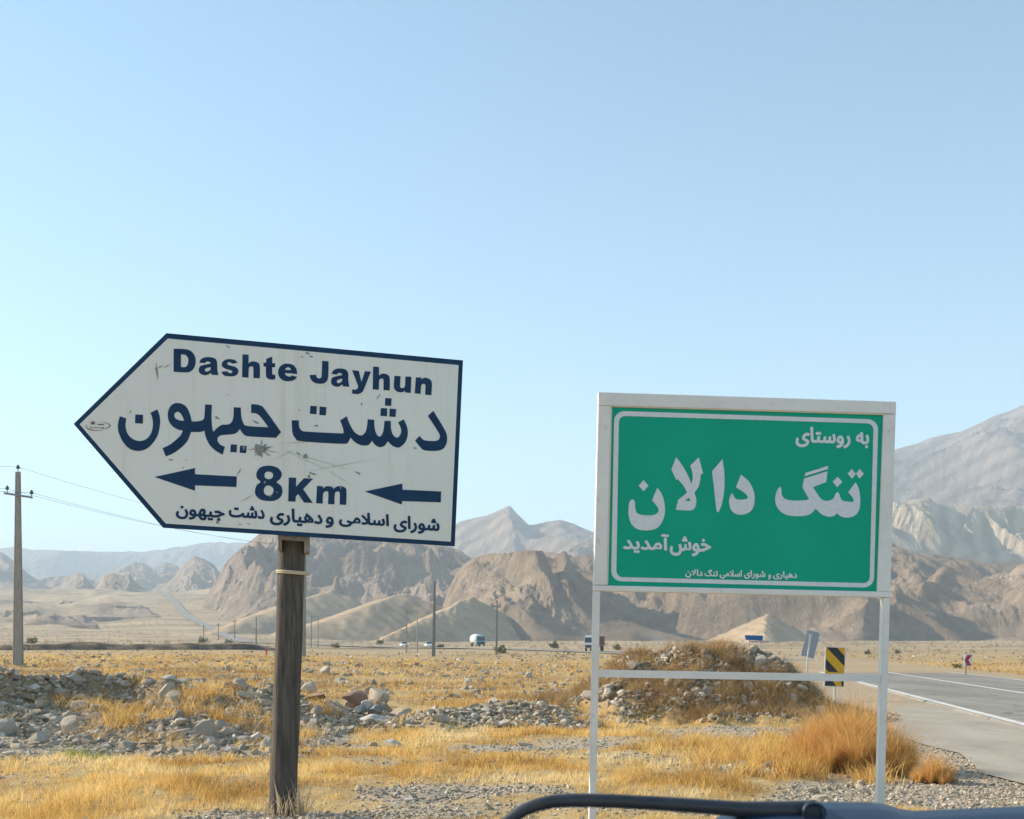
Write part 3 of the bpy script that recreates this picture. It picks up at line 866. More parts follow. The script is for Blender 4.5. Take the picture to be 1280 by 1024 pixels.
text_part("lettering", lambda bm: outlines(bm, PL, NAME2, 350, 490, 5.818, OFF), PL, navy, bo)
def small_line(bm):
    for t, x0, x1, yt, yb, bo_ in (("\uFBFC\uFE8D\uFEAD\uFEEE\uFEB7", 491.8, 549.5, 643.5, 665.5, .8), ("\uFBFD\uFEE3\uFEFC\uFEB3\uFE8D", 423.6, 486.2, 638.6, 658.6, .8), ("\uFEED", 406.7, 417.3, 645.5, 660.2, .8),
                             ("\uFBFC\uFEAD\uFE8E\uFBFF\uFEEB\uFEA9", 337.3, 403.2, 633.8, 656.5, .8), ("\uFE96\uFEB7\uFEA9", 286, 331, 630.6, 646.8, .8), ("\uFEE5\uFEEE\uFEEC\uFBFF\uFE9F", 219.8, 281, 631.8, 648.8, .8)):
        glyphs(bm, PL, t, x0, x1, yt, yb, .068, OFF, bo_)
text_part("lettering", small_line, PL, navy, bo)
for poly, (ox, oy), s in (([(15,130),(265,75),(265,113),(522,127),(520,192),(265,182),(265,215)], (190, 570), 4.923),
                          ([(460,748),(633,712),(633,740),(810,748),(808,798),(632,792),(630,808)], (330, 410), 3.6577)):
    bm = bmesh.new()
    vs, fs = fill2d([[(ox + x / s, oy + y / s) for x, y in poly]])
    decal(bm, PL, vs, fs, OFF)
    link("arrow", decal_mesh("arrow", bm, PL), navy, bo)
def scuffs():
    def new(bm): link("scuff_mark", decal_mesh("scuff_mark", bm, PL), scuff, pf)
    def blob(x, y, rx, ry, n=11, j=.55, rot=0.0, bm=None):
        pts = []
        for k in range(n):
            a = 2 * math.pi * k / n
            r = 1 + j * (rnd.random() - .5) * 2
            X, Y = rx * r * math.cos(a), ry * r * math.sin(a)
            pts.append((x + X * math.cos(rot) - Y * math.sin(rot), y + X * math.sin(rot) + Y * math.cos(rot)))
        vs, fs = fill2d([pts]); b2 = bm or bmesh.new(); decal(b2, PL, vs, fs, .0056)
        if not bm: new(b2)
    def scratch(x0, y0, x1, y1, wd=.45, bm=None):
        d = math.hypot(x1 - x0, y1 - y0); nx, ny = -(y1 - y0) / d * wd, (x1 - x0) / d * wd
        vs, fs = fill2d([[(x0, y0), ((x0 + x1) / 2 + nx, (y0 + y1) / 2 + ny), (x1, y1), ((x0 + x1) / 2 - nx, (y0 + y1) / 2 - ny)]]); b2 = bm or bmesh.new(); decal(b2, PL, vs, fs, .0056)
        if not bm: new(b2)
    burst = bmesh.new()
    blob(325, 562, 5.0, 7.5, 16, .5, 0, burst); blob(331, 560, 3.4, 4.4, 12, .7, 0, burst); blob(305, 560, 2.2, 2.2, 9, .7)
    for _ in range(26):
        a = rnd.random() * 6.28; l = 5 + rnd.random() * 13
        scratch(327 + 3 * math.cos(a), 562 + 3 * math.sin(a), 327 + l * math.cos(a) * 1.3, 562 + l * math.sin(a) * .8, .4, burst)
    new(burst)
    scratch(195, 453, 197.5, 476, 1.3); scratch(196, 461, 205, 457, .8); scratch(204, 461, 213, 455, .6); scratch(193, 460, 197, 462, 1.2)
    for x, y, rx, ry in ((273, 651, 1.6, 5), (285.5, 434, 2.6, .7), (385, 442, 3, 1), (389, 446, 2.2, .9), (378, 446.5, 1.2, 1), (382, 571, 2.4, 2.2), (373, 567, 2.6, .8), (391, 592, 4.5, 1.3), (447, 591, 5, 1.2), (396, 532.5, 3, 1.2),
                         (374, 513, .9, 1.7), (452, 505, .8, 1.6), (518, 560, 2, .8), (213, 575, 3, .8), (299, 590, .9, 3.5), (233, 575.5, .8, .8), (229, 585, .7, 1.2), (284, 493.5, .8, .8), (272, 523, 2.6, 1.6), (320, 528, 3.8, 1.1), (163, 515, .8, 1.8), (300, 655.5, 2.2, .7), (311, 655, 1.4, .6), (386, 596, 1.5, 3), (346, 616, 1, 1.2), (338, 620, 1.5, 1.4), (331, 603, 1.2, 1.6), (426, 609, .9, 3.5)):
        blob(x, y, rx, ry, 9, .6, rnd.random() * .6)
    scratch(350, 562, 440, 588, .22); scratch(340, 576, 372, 560, .2); scratch(360, 566, 412, 588, .2); scratch(345, 555, 395, 552, .2); scratch(380, 590, 470, 574, .2); scratch(300, 628, 318, 618, .45); scratch(470, 500, 476, 492, .7); scratch(410, 588, 440, 607, .2)
scuffs()
def maker_mark(bm):
    def arc(cx, cy, rx, ry, a0, a1, w0, w1, n=22):
        o, i = [], []
        for k in range(n + 1):
            t = k / n; a = math.radians(a0 + (a1 - a0) * t)
            ww = w0 + (w1 - w0) * abs(2 * t - 1)
            o.append((cx + (rx + ww) * math.cos(a), cy + (ry + ww) * math.sin(a))); i.append((cx + (rx - ww) * math.cos(a), cy + (ry - ww) * math.sin(a)))
        vs, fs = fill2d([o + i[::-1]]); decal(bm, PL, vs, fs, OFF)
    arc(122.5, 532.4, 15, 4.6, -70, 75, .75, .12); arc(122.5, 533.0, 15, 5.4, 70, 205, .75, .12)
    st = []
    for k in range(12):
        r = 3.3 if k % 2 == 0 else 1.5
        st.append((116.3 + r * math.cos(k * math.pi / 6) * 1.3, 529.0 + r * math.sin(k * math.pi / 6) * .9))
    vs, fs = fill2d([st]); decal(bm, PL, vs, fs, OFF)
    for x, y, a, b in ((126, 530.8, 4.2, .8), (114, 534.6, .9, .9), (117, 534.8, .9, .8), (120, 534.9, .9, 1), (123, 535, .9, .8), (126, 535.1, .8, .9), (129, 535.2, 1, 1)):
        vs, fs = fill2d([[(x - a, y - b), (x + a, y - b + .2), (x + a * .8, y + b), (x - a * .9, y + b * .8)]]); decal(bm, PL, vs, fs, OFF)
text_part("emblem", maker_mark, PL, mat("emblem_brown", (.16, .09, .10), .6), bo)

def wood_pole():
    bm = bmesh.new()
    n = 28; rings = []
    top = P(366.5, 640, 10.52); bot = Vector((SB.x, 10.42, SB.z - .25))
    m = 60
    for i in range(m + 1):
        t = i / m
        c = bot.lerp(top, t)
        hw = (.124 - .009 * t)
        ring = []
        for k in range(n):
            a = 2 * math.pi * k / n
            # a squarish timber with worn arrises
            q = (abs(math.cos(a)) ** 5 + abs(math.sin(a)) ** 5) ** (-1 / 5)
            r = hw * (.35 + .65 * q * .93) * (1 + .022 * math.sin(3 * a + 5 * t) + .018 * math.sin(17 * a + 2 * math.sin(9 * t)))
            r *= 1 + .015 * math.sin(23 * t + a)
            ring.append(bm.verts.new(c + Vector((math.cos(a + .35) * r, math.sin(a + .35) * r, 0))))
        rings.append(ring)
    for i in range(m):
        for k in range(n):
            bm.faces.new((rings[i][k], rings[i][(k + 1) % n], rings[i + 1][(k + 1) % n], rings[i + 1][k]))
    bm.faces.new(rings[0][::-1]); bm.faces.new(rings[-1])
    link("pole", bm_mesh("pole", bm, True), wood, ds)
    bm = bmesh.new()
    c = P(365.5, 715, 10.5)
    pts = [c + Vector((math.cos(a) * .133, math.sin(a) * .133, -.010 * math.cos(a + .4))) for a in [2 * math.pi * k / 24 for k in range(25)]]
    tube(bm, pts, .011, 6, False)
    tube(bm, [p + Vector((0, 0, -.014)) for p in pts], .008, 6, False)
    link("binding", bm_mesh("binding", bm, True), rope, ds)
    bm = bmesh.new()
    slab(bm, PL, [(347.5, 668), (387, 671), (386.5, 690), (380, 690.5), (380, 676), (352, 674), (352, 688), (347.5, 687)], -.032, -.30)
    link("bracket", bm_mesh("bracket", bm), rust, ds)
wood_pole()

# ------------------------------------------------------------------ right sign: green board in a white steel frame
G1 = P(742.5, 735, 8.93); G2 = P(1099, 747, 9.02)
PG = Plane(G1, Vector((G2.x, G2.y, G1.z)))
frame_white = mat("frame_white_paint", rough=.45, spec=.4)
_o = objco(frame_white)
base(frame_white, mixc(frame_white, ramp(frame_white, noise(frame_white, 9, 8, .75, _o), [(.60, (0, 0, 0)), (.72, (.8, .8, .8))]),
     ramp(frame_white, noise(frame_white, 2.5, 7, .7, _o), [(.3, (.68, .665, .63)), (.7, (.80, .79, .77))]), (.45, .40, .33)))
bump(frame_white, noise(frame_white, 25, 5, .6, _o), .12, .004)
ledge_cream = weathered("cream_ledge", (.70, .66, .54), (.60, .54, .42), 14, .6)
green = mat("sign_green", rough=.55, spec=.2)
base(green, ramp(green, noise(green, 2.2, 7, .65, objco(green)), [(.3, (.000, .34, .215)), (.7, (.000, .39, .25))]))
reflect = mat("reflective_white", rough=.4, spec=.4)
base(reflect, ramp(reflect, noise(reflect, 40, 4, .6, objco(reflect)), [(.3, (.60, .64, .68)), (.7, (.70, .74, .77))]))
GB = Vector(((920 - HX) / F * 8.97, 8.97, 0)); GB.z = gz(GB.x, GB.y)
ws = empty("welcome_sign", GB)
tag(ws, "green village welcome sign with white lettering in a white steel frame on two thin posts", "road sign")
DB = -.075
# square tube uprights run from the ground to the top of the frame
gl = gz(2.75 * .22, 8.95) ; gbot = HY + (CH + .22) * F / 8.97
def upr(pts):
    bm = bmesh.new()
    slab(bm, PG, pts, 0, DB)
    bmesh.ops.bevel(bm, geom=bm.edges[:], offset=.005, segments=2, affect='EDGES')
    return bm_mesh("post", bm)
link("post", upr([(742.0, 738.8), (750.4, 738.8), (743.6, gbot), (735.2, gbot)]), frame_white, ws)
link("post", upr([(1104.2, 747.2), (1112.8, 747.2), (1103.4, gbot), (1095.2, gbot)]), frame_white, ws)
bm = bmesh.new()
slab(bm, PG, [(747.8, 490.2), (1120.2, 502.2), (1120.0, 517.5), (764.0, 507.0), (747.8, 507.0)], .004, DB)      # top rail
slab(bm, PG, [(747.8, 507.2), (763.4, 507.2), (758.2, 731.3), (742.2, 731.3)], .002, DB)                        # left stile
slab(bm, PG, [(1104.6, 517.8), (1119.8, 517.8), (1113.0, 739.5), (1096.4, 739.5)], .002, DB)                    # right stile
slab(bm, PG, [(742.0, 731.6), (1113.0, 739.9), (1112.6, 747.0), (742, 738.6)], .004, DB)       # bottom rail
bmesh.ops.bevel(bm, geom=[e for e in bm.edges], offset=.004, segments=1, affect='EDGES')
fr = link("frame", bm_mesh("frame", bm), frame_white, ws)
bm = bmesh.new()
slab(bm, PG, [(747.8, 837.2), (1101.8, 843.6), (1101.4, 852.6), (747.6, 846.6)], -.012, -.055)
link("crossbar", bm_mesh("crossbar", bm), frame_white, ws)
bm = bmesh.new()
slab(bm, PG, [(762.0, 503.5), (1106, 513.5), (1104.8, 518.6), (763.5, 508.4)], -.004, -.03)
slab(bm, PG, [(762.0, 508.6), (765.2, 508.6), (760.3, 731.2), (757.4, 731.2)], -.004, -.03)
link("inner_ledge", bm_mesh("inner_ledge", bm), ledge_cream, fr)
bm = bmesh.new()
slab(bm, PG, [(760, 505), (1107, 515), (1099, 742), (755, 734)], -.018, -.034)
gp = link("panel", bm_mesh("panel", bm), green, ws)
GO = -.0155
def rrect(pts, r, n=6):
    """rounded four-sided outline"""
    out = []
    for i in range(4):
        p, a, b = Vector(pts[i]), Vector(pts[i - 1]), Vector(pts[(i + 1) % 4])
        u = (a - p).normalized() * r; v = (b - p).normalized() * r
        for k in range(n + 1):
            t = k / n * math.pi / 2
            out.append(tuple(p + u * (1 - math.sin(t)) + v * (1 - math.cos(t))))
    return out
def g_border(bm):
    q = lambda l: [(730 + x / 3.2, 480 + y / 3.2) for x, y in l]
    vs, fs = fill2d([rrect(q([(122, 106), (1180, 141), (1162, 815), (109, 788)]), 13), rrect(q([(141, 126), (1161, 157), (1145, 797), (130, 772)]), 8)])
    decal(bm, PG, vs, fs, GO)
text_part("border_line", g_border, PG, reflect, gp)
GN = [
 ([(150,455),(170,475),(172,520),(185,570),(225,592),(290,598),(350,590),(380,560),(372,525),(323,463,C),(370,352,C),(405,400),(430,470),(438,560),(420,640),(380,700),(330,725),(260,732),(190,718),(140,675),(117,610),(113,550),(122,480)],),
 ([(247,284,C),(292,333,C),(248,382,C),(203,333,C)],),
 ([(538,80,C),(495,190,C),(540,283,C),(552,275,C),(600,330),(635,395,C),(600,425),(555,460,C),(535,548,C),(640,555),(685,548),(710,515),(717,460),(700,395,C),(735,345),(752,280),(757,228,C),(778,228,C),(740,80,C),(663,155,C),(680,210),(685,270),(672,318,C),(650,260),(600,165)], [(612,470,C),(652,442,C),(668,468,C)]),
 ([(950,97,C),(965,200),(968,320),(960,420),(940,510),(912,570),(895,535),(880,400),(857,205,C)],),
 ([(1115,235,C),(1180,290),(1220,360),(1237,430),(1230,510),(1195,565),(1140,590),(1080,588),(1035,560),(1012,505),(1012,450),(1035,402),(1050,425),(1068,450),(1110,458),(1160,452),(1176,435),(1150,400),(1070,347,C)],)]
GT = [
 ([(392,345),(408,370),(412,415),(440,450),(500,465),(600,465),(655,455,C),(595,350,C),(610,270,C),(818,205,C),(808,300,C),(690,347,C),(740,425),(775,460),(820,468),(862,455),(880,430),(895,398),(910,392),(925,410),(933,440),(958,468),(1000,475),(1040,478),(1050,465),(1040,435),(1003,392,C),(1068,303,C),(1095,355),(1108,430),(1108,510),(1090,570),(1050,605),(990,618),(935,605),(903,577,C),(880,600),(830,610),(770,590),(735,560),(712,538,C),(680,575),(630,598),(560,605),(470,598),(410,570),(370,525),(353,470),(360,400)],),
 ([(825,157,C),(822,185,C),(615,250,C),(622,220,C)],),
 ([(910,255,C),(950,300,C),(905,347,C),(865,298,C)],), ([(1035,185,C),(1071,228,C),(1038,270,C),(998,226,C)],), ([(1105,185,C),(1142,228,C),(1105,270,C),(1072,228,C)],)]
def g_name(bm):
    outlines(bm, PG, GN, 770, 560, 7.111, GO)
    outlines(bm, PG, GT, 920, 560, 7.111, GO)
text_part("lettering", g_name, PG, reflect, gp)
def g_small(bm, which):
    for t, x0, x1, yt, yb in [("\uFEEA\uFE91", 1070.5, 1087.3, 539.5, 559.8), ("\uFBFC\uFE8E\uFE98\uFEB3\uFEED\uFEAD", 995, 1063.9, 532.6, 558.6), ("\uFEB5\uFEEE\uFEA7", 837.5, 889.3, 669.5, 694.6), ("\uFEAA\uFBFE\uFEAA\uFEE3\uFE81", 779, 837, 665.8, 690.8)][which]:
        glyphs(bm, PG, t, x0, x1, yt, yb, .03, GO, .85)
text_part("lettering", lambda bm: g_small(bm, slice(0, 2)), PG, reflect, gp)
text_part("lettering", lambda bm: g_small(bm, slice(2, 4)), PG, reflect, gp)
def g_foot(bm):
    for t, x0, x1, yt, yb in (("\uFBFC\uFEAD\uFE8E\uFBFF\uFEEB\uFEA9", 966.9, 996.9, 713.5, 724.4), ("\uFEED", 960.6, 964.4, 718, 724.4), ("\uFBFC\uFE8D\uFEAD\uFEEE\uFEB7", 930.6, 957.5, 712.3, 723.4), ("\uFBFD\uFEE3\uFEFC\uFEB3\uFE8D", 900, 928, 712, 723),
                              ("\uFB93\uFEE8\uFE97", 881.2, 898, 711.5, 720.4), ("\uFEE5\uFEFB\uFE8D\uFEA9", 857, 878.8, 711.2, 722)):
        glyphs(bm, PG, t, x0, x1, yt, yb, .025, GO, .42)
text_part("lettering", g_foot, PG, reflect, gp)
# ------------------------------------------------------------------ power poles and wires
concrete = weathered("pole_concrete", (.27, .255, .225), (.42, .40, .36), 5, .9, stretch=(3, 3, .5), bstr=.3, bd=.01)
concrete_dark = weathered("grey_pole_concrete", (.17, .17, .165), (.27, .265, .25), 5, .9, stretch=(3, 3, .5))
insul = mat("dark_glazed_insulator", (.015, .06, .09), .2, spec=.6)
armm = weathered("crossarm_steel", (.22, .23, .24), (.32, .33, .33), 8, .5, metal=.4)
wire_m = mat("wire_grey", (.12, .13, .14), .6)
def pole(px, pyt, pyb, Y, wt, wb, label, mt, arm=None, name="utility_pole", ridge=True, group=None):
    top = P(px[0], pyt, Y); bot = P(px[1], pyb, Y)
    g = gz(bot.x, Y)
    bot.z = min(bot.z, g + .05) if bot.z > g + .05 else bot.z
    o = empty(name, (bot.x, bot.y, bot.z))
    tag(o, label, "utility pole", group)
    bm = bmesh.new()
    h = top - bot
    sec = [(-1, -1), (1, -1), (1, 1), (-1, 1)]
    rings = []
    for t in (-.04, 0, .25, .5, .75, 1):
        c = bot + h * t
        w_ = (wb + (wt - wb) * max(t, 0)) / F * Y / 2
        ch = w_ * .22
        ring = []
        for sx_, sy_ in sec:
            for dx, dy in (((w_ - ch), w_), (w_, (w_ - ch))) if sx_ * sy_ > 0 else ((w_, (w_ - ch)), ((w_ - ch), w_)):
                ring.append(bm.verts.new(c + Vector((sx_ * dx, sy_ * dy * .8, 0))))
        rings.append(ring)
    for i in range(len(rings) - 1):
        for k in range(8):
            bm.faces.new((rings[i][k], rings[i][(k + 1) % 8], rings[i + 1][(k + 1) % 8], rings[i + 1][k]))
    bm.faces.new(rings[0]); bm.faces.new(rings[-1])
    link("shaft", bm_mesh("shaft", bm), mt, o)
    if arm:
        for (x0, y0, x1, y1, pins) in arm:
            bm = bmesh.new()
            a, b = P(x0, y0, Y - .17), P(x1, y1, Y - .17)
            d = (b - a); s_ = .05 * Y / 60
            for q in (a, b): pass
            n = 4
            vs = [[bm.verts.new(e + Vector((0, dy, dz)) * s_) for dy, dz in ((-1, -1), (1, -1), (1, 1), (-1, 1))] for e in (a, b)]
            for k in range(n):
                bm.faces.new((vs[0][k], vs[0][(k + 1) % n], vs[1][(k + 1) % n], vs[1][k]))
            bm.faces.new(vs[0][::-1]); bm.faces.new(vs[1])
            cr = link("crossarm", bm_mesh("crossarm", bm), armm, o)
            for x, y in pins:
                insulator(P(x, y, Y - .17), 1.0, cr)
    return o
def insulator(p, s, parent):
    bm = bmesh.new()
    prof = [(.02, -.22), (.02, 0), (.075, .02), (.105, .05), (.075, .085), (.10, .11), (.06, .16), (.035, .2), (.03, .22)]
    tube(bm, [p + Vector((0, 0, z * s)) for r, z in prof], [r * s for r, z in prof], 10)
    link("insulator", bm_mesh("insulator", bm, True), insul, parent)
p1 = pole((22.5, 22.5), 590, 836, 60, 5.6, 11.5, "grey concrete utility pole with small crossarm beside the rubble bank, left edge of the view", concrete,
          [(5, 616.5, 40.5, 622, [(9, 612.5), (39.5, 618)])])
insulator(P(22.5, 586.5, 60), 1.0, p1)
p2 = pole((380.0, 377.5), 670, 812, 107, 5.0, 8.5, "concrete utility pole standing right behind the wooden pole of the arrow sign", concrete)
pole((543.5, 541.8), 727, 818, 150, 2.4, 4.6, "tallest dark utility pole on the plain between the two road signs", concrete_dark)
pole((621.3, 620.6), 750, 815, 200, 1.5, 2.8, "thin utility pole with a small crossarm just right of the tanker truck", concrete_dark,
     [(614.5, 758, 626, 758.5, [(615.5, 756.5), (625, 756.5)])])
hp = pole((508.4, 508.0), 761, 815.5, 215, 1.1, 2.0, "slim twin-post utility structure left of the tallest plain pole", concrete)
def extra_post(o, x, yt, yb, Y, w_):
    bm = bmesh.new()
    a, b = P(x, yb, Y), P(x, yt, Y)
    tube(bm, [a, b], [w_ / F * Y / 2, w_ / F * Y / 2 * .6], 8)
    link("shaft", bm_mesh("shaft", bm), concrete, o)
def cross(o, x0, x1, y, Y, w_=.9):
    bm = bmesh.new()
    tube(bm, [P(x0, y, Y - .2), P(x1, y, Y - .2)], w_ / F * Y / 2, 6)
    link("crossarm", bm_mesh("crossarm", bm), armm, o)
extra_post(hp, 521.5, 761, 816, 215, 1.8); cross(hp, 506.5, 525, 765, 215)
h2 = pole((389.2, 389.0), 770, 811, 290, .9, 1.5, "small twin-post utility structure just right of the wooden sign pole", concrete)
extra_post(h2, 397.6, 769.5, 811.5, 290, 1.4); cross(h2, 387.5, 399, 771, 290, .7)
pole((320.3, 320.2), 771, 806, 330, 1.0, 1.6, "single thin distant pole left of the wooden sign pole", concrete_dark)
for x, yt, yb, lab in ((254.5, 781, 797, "distant thin pole beside the far road, leftmost of the row"), (272.8, 779, 801, "distant thin pole near the far road, second in the row"),
                       (293.5, 775, 803, "distant thin pole right of the far road, third in the row")):
    q = pole((x, x), yt, yb, 520, .8, 1.2, lab, concrete_dark)
    cross(q, x - 2.6, x + 2.6, yt + 2, 520, .6)
def wires(name, spans, label):
    """one hanging wire"""
    bm = bmesh.new()
    for a, b, sag in spans:
        pts = []
        for k in range(25):
            t = k / 24
            p = a.lerp(b, t); p.z -= sag * 4 * t * (1 - t)
            pts.append(p)
        tube(bm, pts, .008, 5, False)
    tag(link(name, bm_mesh(name, bm), wire_m), label, "power line")
L0 = 17.0
back = lambda x, y: P(x, y, 60) + Vector((-31, -28, .4))
wires("power_wire", [(back(22.5, 585), P(22.5, 584, 60), .6), (P(22.5, 584, 60), P(380, 668, 107), .5)], "topmost thin wire sloping from the left concrete pole behind the arrow sign")
wires("power_wire", [(back(9, 611), P(9, 611, 60), .6), (P(9, 611, 60), P(373, 682, 107), .5)], "lower thin wire from the left end of the pole's crossarm")
wires("power_wire", [(back(39.5, 616), P(39.5, 616, 60), .6), (P(39.5, 616, 60), P(384, 684, 107), .5)], "lower thin wire from the right end of the pole's crossarm")

# ------------------------------------------------------------------ small road signs
signgrey = weathered("sign_back_grey", (.27, .32, .38), (.35, .40, .46), 9, .5, metal=.3)
yellow = weathered("marker_yellow", (.62, .34, .015), (.72, .42, .03), 9, .5)
blackp = weathered("marker_black", (.022, .026, .034), (.04, .045, .055), 9, .5)
whitep = weathered("sign_white_edge", (.66, .66, .64), (.76, .76, .74), 9, .5)
redp = weathered("sign_red", (.36, .02, .045), (.45, .04, .06), 9, .5)
bluep = weathered("sign_blue", (.008, .105, .30), (.012, .14, .37), 9, .5)
pipe = weathered("sign_pipe", (.45, .45, .43), (.60, .60, .57), 9, .5)
def flatplane(px, Y, yaw=0.0):
    a = P(px, HY, Y)
    return Plane(a, a + Vector((math.cos(yaw), math.sin(yaw), 0)))
# striped hazard marker
Y = 33.0; pl = flatplane(1043, Y, .05)
b = P(1044, 885, Y); b.z = min(b.z, gz(b.x, Y)); 
hz = empty("hazard_marker", (b.x, Y, gz(b.x, Y)))
tag(hz, "yellow and black diagonally striped hazard marker board beside the road", "road sign")
q = lambda l: [(920 + x / 8, 770 + y / 8) for x, y in l]
bm = bmesh.new(); slab(bm, pl, q([(893, 308), (1098, 316), (1080, 716), (880, 706)]), 0, -.02)
hb = link("board", bm_mesh("board", bm), whitep, hz)
bm = bmesh.new(); slab(bm, pl, q([(902, 313), (1090, 321), (1072, 708), (889, 699)]), .004, .001)
link("yellow_field", bm_mesh("yellow_field", bm), yellow, hb)
for poly in ([(905, 314), (1010, 317), (1087, 405), (1084, 505)], [(899, 428), (1022, 562), (925, 560), (894, 518)], [(895, 600), (935, 606), (1000, 702), (889, 699)], [(1040, 606), (1078, 640), (1073, 707), (1060, 706)]):
    bm = bmesh.new(); slab(bm, pl, q(poly), .008, .004)
    link("black_stripe", bm_mesh("black_stripe", bm), blackp, hb)
bm = bmesh.new(); tube(bm, [Vector((b.x, Y + .05, gz(b.x, Y) - .2)), pl.at(1044, 812, -.06)], .03, 10)
link("post", bm_mesh("post", bm), pipe, hz)
# leaning sign seen from behind
Y = 41.0; pl = flatplane(1012, Y, -.1)
b = pl.at(1007, 846); b.z = gz(b.x, b.y)
bs = empty("tilted_sign", b)
tag(bs, "grey back of a small tilted sign plate, left of the striped marker", "road sign")
bm = bmesh.new(); slab(bm, pl, q([(712, 142), (842, 172), (776, 428), (648, 394)]), .0, -.02)
bp = link("plate", bm_mesh("plate", bm), signgrey, bs)
bm = bmesh.new(); slab(bm, pl, q([(735, 182), (760, 186), (730, 380), (714, 378)]), .07, .002)
link("rail", bm_mesh("rail", bm), pipe, bp)
bm = bmesh.new(); tube(bm, [b - Vector((0, 0, .2)), pl.at(1009.5, 818, .05), pl.at(1013, 795, .05)], .026, 10)
link("post", bm_mesh("post", bm), pipe, bs)
# red chevron
Y = 62.0; pl = flatplane(1208, Y, .12)
q2 = lambda l: [(1180 + x / 12.8, 800 + y / 12.8) for x, y in l]
b = pl.at(1207, 850); b.z = gz(b.x, b.y)
cs = empty("chevron_sign", b)
tag(cs, "small white sign with a red chevron pointing left, across the road", "road sign")
bm = bmesh.new(); slab(bm, pl, q2([(338, 222), (455, 232), (440, 425), (305, 425)]), 0, -.02)
cp = link("plate", bm_mesh("plate", bm), whitep, cs)
bm = bmesh.new(); slab(bm, pl, q2([(375, 243), (452, 246), (388, 322), (440, 408), (368, 412), (330, 318)]), .012, .002)
link("chevron", bm_mesh("chevron", bm), redp, cp)
bm = bmesh.new(); tube(bm, [b - Vector((0, 0, .2)), pl.at(1208.5, 815, -.06)], .035, 10)
link("post", bm_mesh("post", bm), rust, cs)
# blue panel behind the mound
Y = 85.0; pl = flatplane(942, Y, .0)
b = pl.at(945, 836); b.z = gz(b.x, b.y)
bl = empty("blue_sign", b)
tag(bl, "small wide blue sign panel showing above the top of the weedy earth mound", "road sign")
bm = bmesh.new(); slab(bm, pl, [(931, 794), (953.8, 794.6), (953.4, 801), (932.4, 800)], 0, -.06)
link("panel", bm_mesh("panel", bm), bluep, bl)
bm = bmesh.new(); slab(bm, pl, [(936, 800.8), (961, 801.3), (961, 803.6), (940, 803.2)], 0.05, -.02)
link("lower_panel", bm_mesh("lower_panel", bm), weathered("faded_pink_board", (.42, .33, .31), (.52, .42, .40), 8, .7), bl)
for x in (937, 950):
    bm = bmesh.new(); tube(bm, [pl.at(x, 836, -.1), pl.at(x, 796, -.1)], .05, 8)
    link("post", bm_mesh("post", bm), pipe, bl)
# red post in the field
b = P(333, 822, 100); b.z = gz(b.x, 100) - .1
bm = bmesh.new(); tube(bm, [b, Vector((b.x, b.y, CH - (810.5 - HY) / F * 100))], .07, 8)
box(bm, b.x - .1, b.x + .1, b.y - .05, b.y + .05, CH - (812 - HY) / F * 100 - .15, CH - (810.5 - HY) / F * 100)
tag(link("marker_post", bm_mesh("marker_post", bm), weathered("faded_red", (.42, .12, .08), (.5, .17, .12), 9, .7)), "short faded red marker post in the field left of the wooden pole", "marker post")

# ------------------------------------------------------------------ vehicles (small in the picture)
carwhite = mat("white_car_paint", (.78, .79, .80), .3, spec=.5)
cardark = mat("dark_car_paint", (.05, .055, .06), .3, spec=.5)
teal = mat("teal_cab_paint", (.10, .30, .36), .35, spec=.5)
glass = mat("vehicle_glass", (.02, .03, .04), .08, spec=.7)
tyre = mat("tyre_rubber", (.02, .02, .02), .8)
redcargo = weathered("dark_red_cargo", (.10, .04, .035), (.17, .07, .06), 2, .8)
def wheel(o, x, y, r, wd):
    bm = bmesh.new()
    tube(bm, [(x - wd / 2, y, r), (x - wd / 2 + .02, y, r), (x + wd / 2 - .02, y, r), (x + wd / 2, y, r)], [r * .85, r, r, r * .85], 14)
    link("wheel", bm_mesh("wheel", bm), tyre, o, world=False)
def prism(bm, prof, x0, x1, inset=0.0, zi=1e9):
    """side profile (y,z) widened from x0 to x1; points above zi lean in by inset"""
    a = [bm.verts.new((x0 + (inset if z > zi else 0), y, z)) for y, z in prof]
    b = [bm.verts.new((x1 - (inset if z > zi else 0), y, z)) for y, z in prof]
    n = len(prof)
    bm.faces.new(a); bm.faces.new(b[::-1])
    for i in range(n):
        bm.faces.new((a[i], b[i], b[(i + 1) % n], a[(i + 1) % n]))
def car(px, Y, yaw, paint_, label, dz=0.0):
    x = (px - HX) / F * Y
    o = empty("car", (x, Y, gz(x, Y) + dz + .15), yaw)
    tag(o, label, "car")
    bm = bmesh.new()
    prism(bm, [(-2.15, .35), (-2.2, .75), (-1.2, .92), (1.7, .95), (2.15, .85), (2.15, .35)], -.85, .85, .06, .8)
    link("body", bm_mesh("body", bm), paint_, o, world=False)
    bm = bmesh.new()
    prism(bm, [(-1.15, .9), (-.45, 1.42), (.95, 1.44), (1.75, .93)], -.76, .76, .14, 1.2)
    cb = link("cabin", bm_mesh("cabin", bm), glass, o, world=False)
    bm = bmesh.new()
    box(bm, -.62, .62, -.42, .92, 1.42, 1.47, .015)
    link("roof", bm_mesh("roof", bm), paint_, o, world=False)
    for sx_ in (-.78, .78):
        for y in (-1.35, 1.35):
            wheel(o, sx_, y, .32, .2)
    return o
